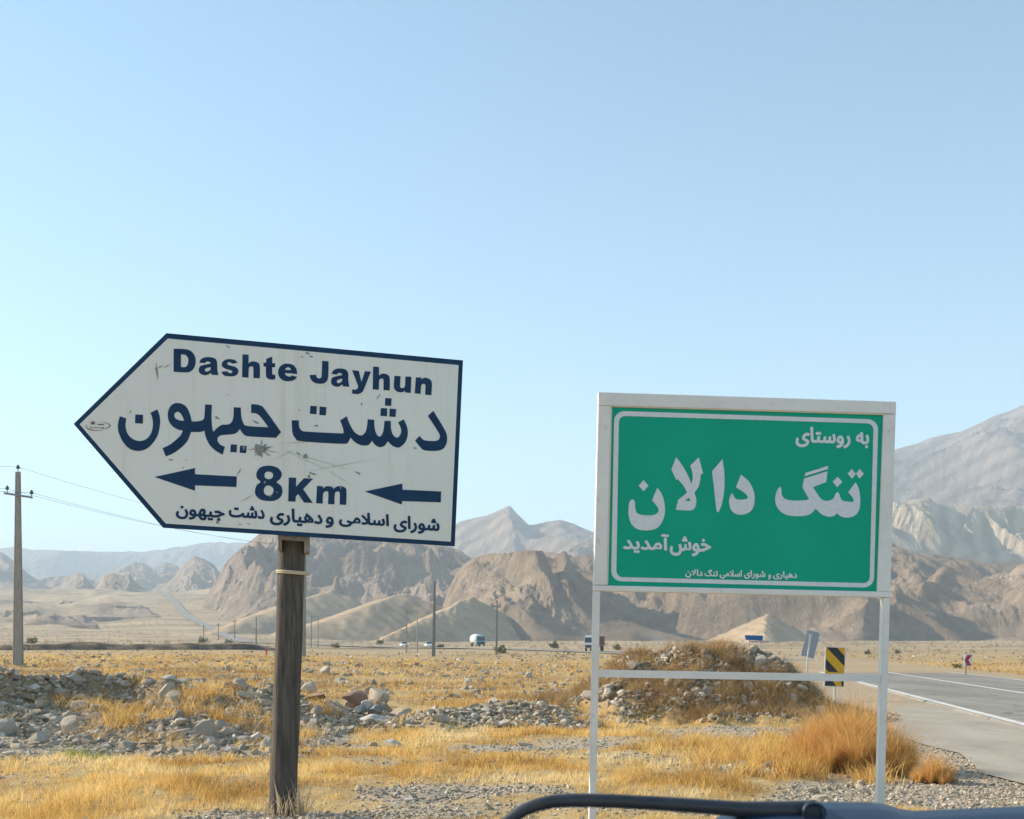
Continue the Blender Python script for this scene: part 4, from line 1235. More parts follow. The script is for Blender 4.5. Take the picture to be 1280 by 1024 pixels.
def truck(px, Y, yaw, label, kind):
    x = (px - HX) / F * Y
    o = empty("truck", (x, Y, gz(x, Y) + .25), yaw)
    tag(o, label, "truck")
    bm = bmesh.new()
    prism(bm, [(-4.0, .5), (-4.05, 1.5), (-3.85, 2.75), (-2.2, 2.85), (-2.2, .5)], -1.2, 1.2, .08, 2)
    c = link("cab", bm_mesh("cab", bm), teal if kind == "tank" else carwhite, o, world=False)
    bm = bmesh.new()
    prism(bm, [(-4.07, 1.55), (-3.93, 2.5), (-3.85, 2.5), (-3.95, 1.55)], -1.08, 1.08)
    link("windscreen", bm_mesh("windscreen", bm), glass, c, world=False)
    bm = bmesh.new(); box(bm, -1.0, 1.0, -4.14, -4.03, .6, 1.1, .02)
    link("grille", bm_mesh("grille", bm), blackp, c, world=False)
    bm = bmesh.new(); box(bm, -.5, .5, -2.2, 4.2, .75, 1.0)
    link("chassis", bm_mesh("chassis", bm), blackp, o, world=False)
    bm = bmesh.new()
    if kind == "tank":
        tube(bm, [(0, -2.05, 2.0), (0, -1.9, 2.0), (0, 4.2, 2.0), (0, 4.4, 2.0)], [.9, 1.28, 1.28, .9], 20)
        link("tank", bm_mesh("tank", bm, True), carwhite, o, world=False)
    else:
        box(bm, -1.2, 1.2, -2.0, 4.4, 1.05, 2.75, .03)
        link("cargo_box", bm_mesh("cargo_box", bm), redcargo, o, world=False)
    for sx_ in (-1.0, 1.0):
        for y in (-3.1, 1.9, 3.2):
            wheel(o, sx_, y, .5, .3)
    return o
truck(597, 322, math.radians(14), "white tanker truck with teal cab driving on the plain", "tank")
truck(743, 225, math.radians(-14), "white-cabbed truck with dark red load, behind the green sign's left post", "box")
car(536, 300, math.radians(14), carwhite, "white car on the plain just left of the tallest pole")
car(505, 312, math.radians(16), carwhite, "white car farther left, behind the twin-post structure")
car(222, 1130, math.radians(25), cardark, "tiny dark car higher up on the far hill road")
car(235, 1030, math.radians(25), cardark, "tiny dark car lower down on the far hill road")
# ------------------------------------------------------------------ stones
stone_m = mat("field_stone", rough=.92, spec=.15)
_o = objco(stone_m)
_oi = N(stone_m, "ShaderNodeObjectInfo").outputs["Random"]
_sc = ramp(stone_m, _oi, [(0, (.36, .32, .27)), (.25, (.48, .43, .36)), (.45, (.30, .285, .26)), (.62, (.43, .34, .25)), (.8, (.57, .52, .44)), (1, (.26, .24, .21))])
base(stone_m, mixc(stone_m, ramp(stone_m, noise(stone_m, 3, 8, .7, _o), [(.38, (0, 0, 0)), (.7, (.8, .8, .8))]), _sc, (.45, .36, .26)))
bump(stone_m, noise(stone_m, 9, 8, .7, _o), .6, .04)
rubble_m = mat("rubble_stone", rough=.92, spec=.12)
_rc = ramp(rubble_m, attr(rubble_m, "tint"), [(0, (.165, .145, .12)), (.3, (.28, .25, .205)), (.55, (.39, .35, .285)), (.72, (.37, .28, .19)), (.88, (.52, .48, .41)), (1, (.62, .58, .51))])
base(rubble_m, mixc(rubble_m, ramp(rubble_m, noise(rubble_m, 25, 6, .7, geo(rubble_m)), [(.4, (0, 0, 0)), (.7, (.8, .8, .8))]), _rc, (.42, .33, .225)))
def rock_shape(seed, flat=.75, sub=2):
    r = random.Random(seed)
    bm = bmesh.new()
    bmesh.ops.create_icosphere(bm, subdivisions=sub, radius=.5)
    planes = [(Vector((r.gauss(0, 1), r.gauss(0, 1), r.gauss(0, .8))).normalized(), .20 + .17 * r.random()) for _ in range(13)]
    off = [Vector((r.random() * 9, r.random() * 9, 0)) for _ in range(2)]
    sx_, sy_ = .85 + .5 * r.random(), .7 + .4 * r.random()
    for v in bm.verts:
        for n_, d in planes:
            k = v.co.dot(n_) - d
            if k > 0: v.co -= n_ * k * .97
        v.co *= 1 + .06 * float(pn(np.array([v.co.x * 3 + off[0].x]), np.array([v.co.y * 3 + v.co.z * 2 + off[0].y]))[0])
        v.co.x *= sx_; v.co.y *= sy_; v.co.z *= flat
    me = bm_mesh("stone", bm, False)
    me.materials.append(stone_m)
    return me
SHAPES = [rock_shape(100 + i, .55 + .4 * (i % 5) / 4, 3 if i < 8 else 2) for i in range(20)]
def stone(x, y, size, label, group=None, name="stone", sink=.25, z=None, rot=None, shape=None, cat="stone"):
    o = bpy.data.objects.new(name, SHAPES[shape if shape is not None else rnd.randrange(20)])
    COL.objects.link(o)
    s = size * (.85 + .3 * rnd.random())
    o.scale = (s, s * (.8 + .3 * rnd.random()), s * (.85 + .3 * rnd.random()))
    o.rotation_euler = rot or (rnd.uniform(-.35, .35), rnd.uniform(-.35, .35), rnd.uniform(0, 6.28))
    h = o.scale[2] * .32
    o.location = (x, y, (gz(x, y) if z is None else z) + h * (1 - 2 * sink))
    tag(o, label, cat, group)
    return o
def at_px(px, py, Y):
    return (px - HX) / F * Y, Y
# boulders one can tell apart: picture place of the centre, depth, width in the picture
def boulder(px, py, Y, wpx, label, shape, rz, mt=None, sq=.8):
    c = P(px, py, Y)
    o = bpy.data.objects.new("boulder", SHAPES[shape].copy() if mt else SHAPES[shape])
    COL.objects.link(o)
    if mt:
        o.data.materials.clear(); o.data.materials.append(mt)
    s = wpx / F * Y / .92 * (1.22 if 'tall boulder pile' in label else 1.0)
    o.scale = (s, s * .85, s * sq)
    o.rotation_euler = (rnd.uniform(-.25, .25), rnd.uniform(-.25, .25), rz)
    hz_ = s * sq * .36
    if "pile" not in label or "foot" in label or "right of the tall" in label:
        c.z = gz(c.x, c.y) + hz_ * .5
    o.location = c
    tag(o, label, "boulder")
pale = weathered("pale_boulder", (.60, .57, .52), (.42, .38, .33), 3, .9, bstr=.5, bd=.03)
redd = weathered("reddish_boulder", (.36, .22, .16), (.26, .19, .15), 3, .9, bstr=.5, bd=.03)
bluegrey = weathered("bluish_boulder", (.16, .19, .20), (.26, .27, .27), 3, .9, bstr=.5, bd=.03)
boulder(445, 871, 23.4, 32, "reddish boulder on the upper left of the tall boulder pile", 1, .3, redd, .9)
boulder(475, 874, 23.8, 34, "large sloping boulder forming the right peak of the tall boulder pile", 4, 2.5, None, 1.0)
boulder(457, 879, 23.1, 18, "small pale boulder wedged in the middle of the tall boulder pile", 3, .9, pale)
boulder(449, 888, 22.9, 18, "dark bluish boulder low in the middle of the tall boulder pile", 2, 1.9, bluegrey)
boulder(462, 894, 22.5, 32, "broad pale boulder at the front foot of the tall boulder pile", 5, .2, pale, .7)
boulder(484, 891, 22.9, 20, "brown-grey boulder at the right foot of the tall boulder pile", 6, 1.2)
boulder(470, 886, 23.0, 20, "grey boulder right of centre in the tall boulder pile", 0, 2.2, bluegrey)
boulder(428, 892, 23.2, 20, "low dark boulder at the left end of the tall boulder pile", 7, .5, redd, .6)
boulder(432, 885, 23.6, 16, "small rounded boulder leaning on the left of the tall boulder pile", 3, .1)
boulder(501, 892, 23.0, 28, "tan boulder half sunk in grass right of the tall boulder pile", 2, 2.9, None, .6)
boulder(551, 869, 23.6, 33, "long pale boulder on top of the low stone row, left end", 4, .1, pale, .6)
boulder(592, 870, 23.9, 20, "whitish boulder on the low stone row, near its middle", 5, .8, pale)
boulder(556, 884, 23.2, 30, "flat pale boulder in front of the low stone row", 1, 1.4, pale, .55)
boulder(628, 867, 24.4, 15, "dark round boulder on top of the low stone row, right end", 0, .4, bluegrey)
boulder(655, 879, 23.4, 16, "yellowish rounded boulder right of the low stone row", 6, .7, pale)
boulder(675, 870, 24.0, 22, "upright pale boulder at the left foot of the weedy earth mound", 7, 2.0, pale, 1.0)
boulder(491, 935, 17.9, 24, "single whitish boulder lying alone in the dry grass", 2, .3, pale, .75)
boulder(466, 935, 18.2, 18, "tan flat stone just left of the single whitish boulder", 3, 1.3, None, .6)
boulder(425, 924, 18.9, 22, "grey stone sunk in gravel right of the wooden pole", 5, 2.3)
boulder(320, 911, 19.2, 20, "sharp pale boulder just left of the wooden pole", 4, .5, pale, .9)
boulder(226, 894, 20.6, 12, "small bright white stone on the rubble bank", 6, .5, pale, .8)
boulder(214, 871, 22.2, 20, "reddish brown boulder on the crest of the rubble bank", 0, 2.6, redd, .8)
boulder(288, 863, 22.6, 18, "rusty brown boulder on the rubble bank crest near the wooden pole", 2, .6, redd, .9)
boulder(212, 858, 22.6, 22, "pale tan boulder topping the rubble bank crest", 1, .2, pale, .8)
boulder(185, 861, 22.4, 18, "leaning tan boulder on the crest of the rubble bank", 7, 1.4, None, .8)
boulder(148, 861, 22.6, 16, "blue-grey boulder on the crest of the rubble bank", 3, 1.2, bluegrey, .7)
boulder(9, 868, 21.6, 14, "light grey block at the far left of the rubble bank", 6, 1.2, pale, .9)
boulder(23, 928, 17.6, 16, "pale grey block low on the left of the rubble bank", 5, 1.0, pale, .9)
boulder(286, 938, 17.4, 14, "pale stone at the foot of the rubble bank near the wooden pole", 4, 1.6, pale, .8)
boulder(137, 853, 24.5, 12, "round pale stone behind the rubble bank crest", 3, 1.6, pale, .8)
boulder(229, 846, 33.0, 11, "pale rounded stone alone in the field behind the rubble bank", 2, 1.6, pale, .8)
boulder(391, 889, 23.2, 48, "long low greyish rock just right of the wooden pole", 1, .0, redd, .35)
boulder(512, 996, 11.9, 16, "pale flat stone in the grass left of the black wiper", 4, .6, pale, .4)
boulder(655, 931, 18.2, 22, "flat grey stone in the bare patch among grass", 6, .3, None, .4)
boulder(700, 888, 22.3, 18, "grey flat stone at the left skirt of the weedy mound", 0, .6, None, .5)
for px_, py_, Y_, w_, sh_ in ((455, 884, 23.7, 30, 3), (478, 888, 23.6, 30, 6), (441, 884, 23.8, 26, 2), (465, 880, 24.1, 30, 1), (452, 898, 23.2, 24, 0), (478, 900, 22.9, 20, 5)):
    boulder(px_, py_, Y_, w_, "grey boulder inside the tall boulder pile, partly covered by its neighbours", sh_, rnd.uniform(0, 6), None, .9)
    bpy.context.scene.collection.objects[-1]["group"] = "inner stones of the tall boulder pile"
placed = []
def ok(x, y, d):
    for a, b in placed[-400:]:
        if (a - x) ** 2 + (b - y) ** 2 < d * d: return False
    placed.append((x, y)); return True
n = 0
while n < 95:                                                   # rubble bank on the left
    x = rnd.uniform(-10.4, -3.2); y = rnd.triangular(16.6, 23.6, 21.5)
    if ok(x, y, .3):
        stone(x, y, rnd.triangular(.18, .55, .24), "loose grey stone on the long rubble bank left of the wooden pole", "stones of the rubble bank"); n += 1
n = 0
while n < 34:                                                   # stone row right of the pile
    x = rnd.uniform(-3.4, 1.0); y = rnd.gauss(22.7, .45)
    if ok(x, y, .2):
        stone(x, y, rnd.triangular(.14, .4, .2), "loose stone in the low stone row between the two signs", "stones of the low stone row"); n += 1
n = 0
while n < 70:                                                   # earth mound
    a = rnd.uniform(0, 6.28); rr = math.sqrt(rnd.random())
    x = 4.15 + 3.3 * rr * math.cos(a); y = 26.3 - abs(3.5 * rr * math.sin(a))
    if mound_h(np.array([x]), np.array([y]))[0] > .12 and ok(x, y, .22):
        stone(x, y, rnd.triangular(.15, .42, .22), "pale stone scattered on the side of the weedy earth mound", "stones on the earth mound"); n += 1
n = 0
while n < 60:                                                   # field behind
    y = rnd.triangular(27, 75, 38); x = rnd.uniform(-.44 * y, .04 * y)
    if ok(x, y, .6):
        stone(x, y, rnd.triangular(.2, .6, .3), "stone lying in the golden field beyond the rubble bank", "stones in the far field"); n += 1
n = 0
while n < 46:                                                   # near verge and grass
    y = rnd.uniform(10.6, 20); x = rnd.uniform(-.42 * y, .40 * y)
    if road_u(x, y) < 3.0 and grassy(np.array([x]), np.array([y]))[0] < .5 and ok(x, y, .3):
        stone(x, y, rnd.triangular(.06, .20, .09), "small stone on the bare gravel patches of the foreground", "small foreground stones", cat="stone"); n += 1

# ---- uncounted rubble and gravel: one mesh for each zone
_ico = bmesh.new(); bmesh.ops.create_icosphere(_ico, subdivisions=1, radius=.5)
ICO_V = np.array([v.co[:] for v in _ico.verts]); ICO_F = np.array([[v.index for v in f.verts] for f in _ico.faces]); _ico.free()
def rubble(name, X, Y, S, label, flat=.65):
    n = len(X)
    Z = ground_z(X, Y)
    nv = len(ICO_V)
    V = np.repeat(ICO_V[None], n, 0)
    V = V * (1 + .55 * (RNG.random((n, nv, 1)) - .5))
    V *= np.stack([.75 + .6 * RNG.random(n), .7 + .5 * RNG.random(n), flat * (.6 + .7 * RNG.random(n))], -1)[:, None]
    # cut each stone by a few planes so it has faces
    for _ in range(6):
        d = RNG.normal(size=(n, 3)); d /= np.linalg.norm(d, axis=1)[:, None]
        k = np.einsum('nvi,ni->nv', V, d) - .20
        V -= np.clip(k, 0, None)[..., None] * d[:, None] * .97
    a = RNG.random(n) * 6.28; ca, sa = np.cos(a), np.sin(a)
    t = (RNG.random(n) - .5) * .9
    x, y, z = V[..., 0], V[..., 1], V[..., 2]
    y, z = y * np.cos(t)[:, None] - z * np.sin(t)[:, None], y * np.sin(t)[:, None] + z * np.cos(t)[:, None]
    x, y = x * ca[:, None] - y * sa[:, None], x * sa[:, None] + y * ca[:, None]
    W_ = np.stack([x, y, z], -1) * S[:, None, None] + np.stack([X, Y, Z + S * .04], -1)[:, None]
    Fc = (ICO_F[None] + (np.arange(n) * nv)[:, None, None]).reshape(-1, 3)
    tint = np.repeat(RNG.random(n), nv)
    me = np_mesh(name, W_.reshape(-1, 3), Fc, False, {"tint": tint})
    o = link(name, me, rubble_m)
    return tag(o, label, "rubble", kind="stuff")
def tri(n, a, b, c):
    return RNG.triangular(a, b, c, n)
# bank
n = 15000
X = RNG.uniform(-13, -2.8, n); Y = 16 + RNG.triangular(0, 5.6, 8.4, n)
keep = RNG.random(n) < np.clip(.50 + .8 * fbm(X * .7, Y * .7, 3) + .9 * (X < -6.8) * (Y > 20), .06, 1)
rubble("bank_rubble", X[keep], Y[keep], tri(keep.sum(), .025, .06, .30), "grey broken rubble covering the bank left of the wooden pole")
n = 2600
X = RNG.uniform(-3.6, 1.6, n); Y = RNG.normal(22.7, .55, n)
rubble("row_rubble", X, Y, tri(n, .03, .07, .27), "broken stones filling the low stone row between the signs")
n = 7500
a = RNG.random(n) * 6.28; rr = np.sqrt(RNG.random(n))
X = 4.15 + 4.3 * rr * np.cos(a); Y = 26.2 - np.abs(4.4 * rr * np.sin(a)) + .8 * RNG.random(n)
keep = (RNG.random(n) < np.clip(.42 + 1.1 * fbm(X * .9, Y * .9, 3), .05, 1)) & (mound_h(X, Y) > .05)
rubble("mound_rubble", X[keep], Y[keep], tri(keep.sum(), .04, .08, .26), "small stones and clods on the earth mound")
n = 64000
Y = 8.5 + 14 * RNG.random(n) ** 1.4; X = (RNG.random(n) * .95 - .47) * Y
g_ = grassy(X, Y); u = road_u(X, Y)
keep = (RNG.random(n) < np.clip(1.0 - g_ * 1.35, .13, 1) ** 1.6) & (u < 3.35)
rubble("gravel", X[keep], Y[keep], tri(keep.sum(), .012, .022, .095), "grey gravel and chips on the bare ground")
n = 9000
yy = RNG.triangular(26, 34, 95, n); X = RNG.uniform(-.46, .05, n) * yy
keep = (fbm(X / 9, yy / 2.0, 3) > .16)
rubble("field_rubble", X[keep], yy[keep], tri(keep.sum(), .05, .12, .45), "lines of loose stones across the far golden field")
n = 900
yy = RNG.triangular(11, 13, 60, n); X = .176 * yy + 3.1 + RNG.exponential(.35, n)
keep = X - .176 * yy < 5.0
rubble("verge_chips", X[keep], yy[keep], tri(keep.sum(), .012, .022, .06), "stray chips along the edge of the road shoulder")

# ------------------------------------------------------------------ dry grass
def grass_mat(name, stops, trans=.45):
    m = bpy.data.materials.new(name)
    m.use_nodes = True
    b = bsdf(m)
    b.inputs["Roughness"].default_value = .8
    b.inputs["Specular IOR Level"].default_value = .1
    c = ramp(m, attr(m, "tint"), stops)
    L(m, c, b.inputs["Base Color"])
    t = N(m, "ShaderNodeBsdfTranslucent"); L(m, c, t.inputs["Color"])
    mx = N(m, "ShaderNodeMixShader"); mx.inputs[0].default_value = trans
    L(m, b.outputs[0], mx.inputs[1]); L(m, t.outputs[0], mx.inputs[2])
    L(m, mx.outputs[0], m.node_tree.nodes["Material Output"].inputs["Surface"])
    return m
def blades(X, Y, Z, H, W_, tint, lean=.35, bend=.5):
    """thin bent blades: two quads and a tip each"""
    n = len(X)
    a = RNG.random(n) * 6.28; l = RNG.random(n) * lean; b = RNG.random(n) * bend
    dx, dy = np.cos(a), np.sin(a)
    f = RNG.random(n) * 6.28
    wx, wy = np.cos(f) * W_ / 2, np.sin(f) * W_ / 2
    def pt(t):
        o = (l * t + b * t * t) * H
        zz = H * t * (1 - .18 * b * t)
        return X + dx * o, Y + dy * o, Z + zz
    V = []
    for t, k in ((0, 1), (.5, .8)):
        x, y, z = pt(t)
        V.append(np.stack([x - wx * k, y - wy * k, z], -1)); V.append(np.stack([x + wx * k, y + wy * k, z], -1))
    x, y, z = pt(1.0)
    V.append(np.stack([x, y, z], -1))
    V = np.stack(V, 1)
    base_ = (np.arange(n) * 5)[:, None]
    T = np.concatenate([base_ + np.array([[0, 1, 3]]), base_ + np.array([[0, 3, 2]]), base_ + np.array([[2, 3, 4]])], 0)
    return V.reshape(-1, 3), T, np.repeat(tint, 5)
GOLD = [(0, (.34, .19, .06)), (.28, (.64, .40, .13)), (.55, (.80, .55, .20)), (.8, (.86, .66, .31)), (1, (.88, .75, .48))]
gold_m = grass_mat("dry_gold_grass", GOLD)
def clumped(X, Y, s):
    return np.clip(.5 + .9 * fbm(X / s, Y / s, 3), 0, 1)
# near grass
n = 300000
Y = 9.2 + 16 * RNG.random(n) ** 1.25; X = (RNG.random(n) * .98 - .49) * Y
d = grassy(X, Y)
cl = np.clip(.65 * clumped(X, Y, .28) + .6 * clumped(X + 9, Y, 1.1) - .12, 0, 1)
keep = RNG.random(n) < np.clip(d * 1.15 - .18, 0, 1) * np.clip(1.7 * cl - .30, .03, 1)
keep &= mound_h(X, Y) < .25
X, Y, d, cl = X[keep], Y[keep], d[keep], cl[keep]
big = clumped(X + 40, Y, 1.6)
H = (.03 + .078 * d * (.3 + 1.1 * cl)) * (.5 + .9 * RNG.random(len(X))) * (.6 + .8 * big)
tint = np.clip(.50 + .42 * (RNG.random(len(X)) - .5) + .75 * (clumped(X, Y + 30, 2.0) - .5) + .12 * (big - .5), 0, 1)
V, T, tt = blades(X, Y, ground_z(X, Y) - .01, H, .004 + .0007 * (Y - 9), tint, .5, .7)
tag(link("dry_grass", np_mesh("dry_grass", V, T, False, {"tint": tt}), gold_m), "golden dry grass covering the foreground", "grass", kind="stuff")
# farther grass
n = 170000
Y = 24 + 80 * RNG.random(n) ** 1.7; X = (RNG.random(n) * .98 - .49) * Y
u = road_u(X, Y)
cl = clumped(X / 2.2, Y, 1.1)
keep = (RNG.random(n) < np.clip((cl * 1.6 - .50) * (1.1 - .006 * Y), 0, 1)) & ((u < 2.6) | (u > 15)) & (mound_h(X, Y) < .2)
X, Y, cl = X[keep], Y[keep], cl[keep]
H = (.06 + .13 * cl) * (.6 + .8 * RNG.random(len(X)))
tint = np.clip(.33 + .34 * (RNG.random(len(X)) - .5) + .65 * (clumped(X / 2.5, Y + 30, 3.0) - .5), 0, 1)
V, T, tt = blades(X, Y, ground_z(X, Y) - .01, H, .012 + .0007 * (Y - 24), tint, .5, .7)
tag(link("field_grass", np_mesh("field_grass", V, T, False, {"tint": tt}), gold_m), "golden dry grass on the field beyond the rubble", "grass", kind="stuff")
# brown weeds on the mound and in the bank
brown_m = grass_mat("brown_weeds", [(0, (.16, .10, .05)), (.35, (.30, .19, .09)), (.7, (.46, .31, .15)), (1, (.60, .43, .23))], .35)
def weeds(name, cx, cy, n_cl, per, hmin, hmax, spread, label, mt=brown_m, tb=.45, lean=.8):
    k = len(cx)
    X = np.repeat(cx, per) + RNG.normal(size=k * per) * spread
    Y = np.repeat(cy, per) + RNG.normal(size=k * per) * spread
    H = np.repeat(RNG.uniform(hmin, hmax, k), per) * (.5 + .6 * RNG.random(k * per))
    t = np.clip(np.repeat(tb + .5 * (RNG.random(k) - .5), per) + .3 * (RNG.random(k * per) - .5), 0, 1)
    V, T, tt = blades(X, Y, ground_z(X, Y) - .02, H, .010 + 0 * X, t, lean, .8)
    tag(link(name, np_mesh(name, V, T, False, {"tint": tt}), mt), label, "weeds", kind="stuff")
n = 2600
a = RNG.random(n) * 6.28; rr = np.sqrt(RNG.random(n))
cx = 4.15 + 4.0 * rr * np.cos(a); cy = 26.2 + 3.8 * rr * np.sin(a)
k_ = (mound_h(cx, cy) > .15) & (fbm(cx * .8, cy * .8, 3) + .3 * RNG.random(n) - .45 * (mound_h(cx, cy) > 1.0) > -.16)
weeds("mound_weeds", cx[k_], cy[k_], 0, 34, .13, .34, .10, "brown dry weeds growing over the earth mound", brown_m, .62)
n = 420
cx = RNG.uniform(-11, -3.2, n); cy = RNG.triangular(17.5, 21.5, 24, n)
k_ = (fbm(cx * .6, cy * .6, 3) > .0)
weeds("bank_weeds", cx[k_], cy[k_], 0, 38, .15, .40, .12, "dry weeds growing among the rubble bank stones", gold_m, .35)
n = 1500
cy = RNG.triangular(26, 32, 95, n); cx = RNG.uniform(-.46, .03, n) * cy
k_ = fbm(cx / 6, cy / 2.5, 3) > .05
weeds("field_weeds", cx[k_], cy[k_], 0, 26, .12, .34, .16, "brown weeds in rows across the golden field", brown_m, .55)
n = 150
cx = RNG.normal(3.75, .75, n); cy = RNG.normal(15.6, 1.5, n)
k_ = (road_u(cx, cy) < 2.4) & (cy > 13.2)
weeds("verge_grass", cx[k_], cy[k_], 0, 60, .12, .42, .10, "taller golden grass round the dry bushes by the road", gold_m, .45, .5)
# tuft at the foot of the wooden pole
cx = SB.x + RNG.uniform(-.2, .22, 9); cy = SB.y - .16 + RNG.uniform(-.05, .05, 9)
weeds("pole_tuft", cx, cy, 0, 9, .2, .42, .03, "pale dry stalks at the foot of the wooden pole", grass_mat("pale_stalks", [(0, (.35, .27, .18)), (1, (.62, .52, .36))]), .5, .25)
# a touch of green
greenm = grass_mat("green_grass", [(0, (.20, .24, .03)), (1, (.42, .42, .09))])
cx = np.array([at_px(x, 958, 15.6)[0] for x in (80, 88, 94, 103, 112, 122)]); cy = 15.6 + RNG.uniform(-.25, .25, 6)
weeds("green_tuft", cx, cy, 0, 40, .12, .26, .09, "small patch of yellow-green grass at the foot of the rubble bank", greenm, .5)

# ------------------------------------------------------------------ fuzzy orange bushes beside the shoulder
def fuzzy(px, py, Y, wid, hgt, nst, label, seed):
    x, y = at_px(px, py, Y)
    z = gz(x, y)
    o = empty("dry_bush", (x, y, z))
    tag(o, label, "bush")
    r = np.random.default_rng(seed)
    k = 7
    # several root crowns, fine stems fanning out of each
    ncr = 26
    ca = r.random(ncr) * 6.28; cr = r.random(ncr) ** .7 * wid * .5
    ox, oy = cr * np.cos(ca), cr * np.sin(ca) * .8
    ch = hgt * (1 - .5 * (cr / (wid * .5)) ** 1.5) * r.uniform(.35, 1.1, ncr)
    w_ = r.integers(0, ncr, nst)
    az = r.random(nst) * 6.28; sp = r.random(nst) ** .8
    L_ = ch[w_] * (.25 + .85 * r.random(nst) ** 1.2)
    cur = r.normal(size=(nst, 2)) * .26
    ts = np.linspace(0, 1, k)
    wob = r.normal(size=(nst, 2)) * .05
    V = []
    for t in ts:
        rad = (sp * .34 * t + .20 * sp * t * t) * L_
        X = ox[w_] + np.cos(az) * rad + cur[:, 0] * L_ * t * t + wob[:, 0] * np.sin(t * 7) * L_
        Y_ = oy[w_] + np.sin(az) * rad + cur[:, 1] * L_ * t * t + wob[:, 1] * np.cos(t * 6) * L_
        Zt = L_ * (t - .18 * sp * t * t) - .02
        wd = (.0030 * (1 - .65 * t))
        V.append(np.stack([X - np.sin(az) * wd, Y_ + np.cos(az) * wd, Zt], -1)); V.append(np.stack([X + np.sin(az) * wd, Y_ - np.cos(az) * wd, Zt], -1))
    V = np.stack(V, 1)
    b_ = (np.arange(nst) * 2 * k)[:, None]
    Q = np.concatenate([b_ + np.array([[2 * i, 2 * i + 1, 2 * i + 3, 2 * i + 2]]) for i in range(k - 1)], 0)
    tint = (np.tile(np.repeat(ts, 2), nst).reshape(nst, -1) * .75 + (r.random(nst) * .45 - .1)[:, None]).ravel()
    return o, V.reshape(-1, 3), Q, np.clip(tint, 0, 1)
fuzz_m = grass_mat("fuzzy_orange_stems", [(0, (.80, .60, .27)), (.35, (.80, .55, .21)), (.65, (.74, .47, .18)), (1, (.64, .38, .15))], .55)
for args in ((1062, 962, 14.6, 1.35, 1.05, 15000, "tallest fuzzy orange-brown dry bush behind the green sign's right post", 3),
             (1018, 950, 15.4, 1.1, .62, 7000, "low golden dry bush at the left side of the tallest fuzzy bush", 4),
             (1042, 926, 17.6, 1.3, .75, 7000, "dry golden bush between the earth mound and the tallest fuzzy bush", 8),
             (1110, 964, 14.2, .62, .66, 6500, "fuzzy reddish dry bush just right of the green sign's right post", 5),
             (1166, 977, 13.3, .46, .37, 5200, "small round orange dry bush at the shoulder edge, rightmost", 6)):
    o, V, Q, t = fuzzy(*args)
    me = np_mesh("stems", V, Q, False, {"tint": t})
    link("stems", me, fuzz_m, o, world=False)

# ------------------------------------------------------------------ shrubs on the plain
leaf_m = grass_mat("shrub_leaf", [(0, (.06, .07, .03)), (.5, (.12, .13, .055)), (1, (.19, .18, .09))], .25)
def leafy(X, Y, Z, S, per, seed):
    """clouds of small leaf faces"""
    r = np.random.default_rng(seed)
    n = len(X)
    d = r.normal(size=(n, per, 3)); d /= np.linalg.norm(d, axis=2)[..., None]
    rad = r.random((n, per, 1)) ** .45
    c = d * rad * np.array([.6, .6, .42]) + np.array([0, 0, .36])
    c *= 1 + .3 * np.sin(d[..., :1] * 5 + r.random((n, 1, 1)) * 6)
    c = c * S[:, None, None] + np.stack([X, Y, Z], -1)[:, None]
    a = r.normal(size=(n, per, 3)); b = r.normal(size=(n, per, 3))
    s = (S * .13)[:, None, None]
    V = np.stack([c, c + a * s, c + b * s], 2).reshape(-1, 3)
    T = np.arange(len(V)).reshape(-1, 3)
    return V, T, np.repeat(r.random(n * per), 3)
for k, (px, py, Y, s, lab) in enumerate(((40, 797, 330, 4.6, "bright green shrub on the plain right of the left concrete pole"), (253, 799, 420, 5.0, "low dark green shrub near the foot of the far road"),
                              (286, 801, 400, 4.0, "small green shrub right of the far road's foot"), (475, 800, 420, 4.2, "round green shrub on the plain below the sandy hills"),
                              (551, 803, 300, 3.0, "green shrub on the plain right of the tallest dark pole"), (627, 801, 210, 3.4, "sparse shrub just right of the pole near the tanker truck"),
                              (693, 803, 300, 4.0, "green shrub on the plain left of the green sign"), (772, 806, 260, 3.2, "small green shrub below the green sign's left corner"),
                              (1085, 816, 200, 1.8, "dark round shrub beyond the road, left of the right sign post"), (420, 803, 300, 3.2, "low shrub right of the small twin-post structure"),
                              (1197, 835, 80, .9, "dark low shrub beside the red chevron sign"), (1122, 817, 210, 1.7, "dark shrub beyond the road, right of the right sign post"))):
    x = (px - HX) / F * Y
    V, T, t = leafy(np.array([x]), np.array([float(Y)]), np.array([gz(x, Y) - .1]), np.array([s * .5]), 320, 50 + k)
    tag(link("shrub", np_mesh("shrub", V, T, False, {"tint": t}), leaf_m), lab, "shrub")
n = 9000
yy = 90 + 1250 * RNG.random(n) ** .9; X = RNG.uniform(-.46, .46, n) * yy
u = np.abs(np.min(np.abs(X[:, None] - ROAD[None, :, 0]) + np.abs(yy[:, None] - ROAD[None, :, 1]), 1))
keep = (u > 14) & (fbm(X / 60, yy / 40, 3) > -.05) & ((yy > 150) | (X > 0)) & ((yy < 620) | (X < -.2 * yy))
X, yy = X[keep], yy[keep]
V, T, t = leafy(X, yy, ground_z(X, yy), RNG.uniform(.25, .9, len(X)) * (1 + yy / 700), 18, 5)
scrub_m = grass_mat("desert_scrub", [(0, (.16, .14, .08)), (.5, (.27, .22, .13)), (1, (.40, .31, .18))], .25)
tag(link("scrub", np_mesh("scrub", V, T, False, {"tint": t}), scrub_m), "low desert scrub dotted over the far plain", "scrub", kind="stuff")
n = 1500
yy = RNG.uniform(60, 230, n); X = RNG.uniform(-.46, .46, n) * yy
u = np.abs(np.min(np.abs(X[:, None] - ROAD[None, :, 0]) + np.abs(yy[:, None] - ROAD[None, :, 1]), 1))
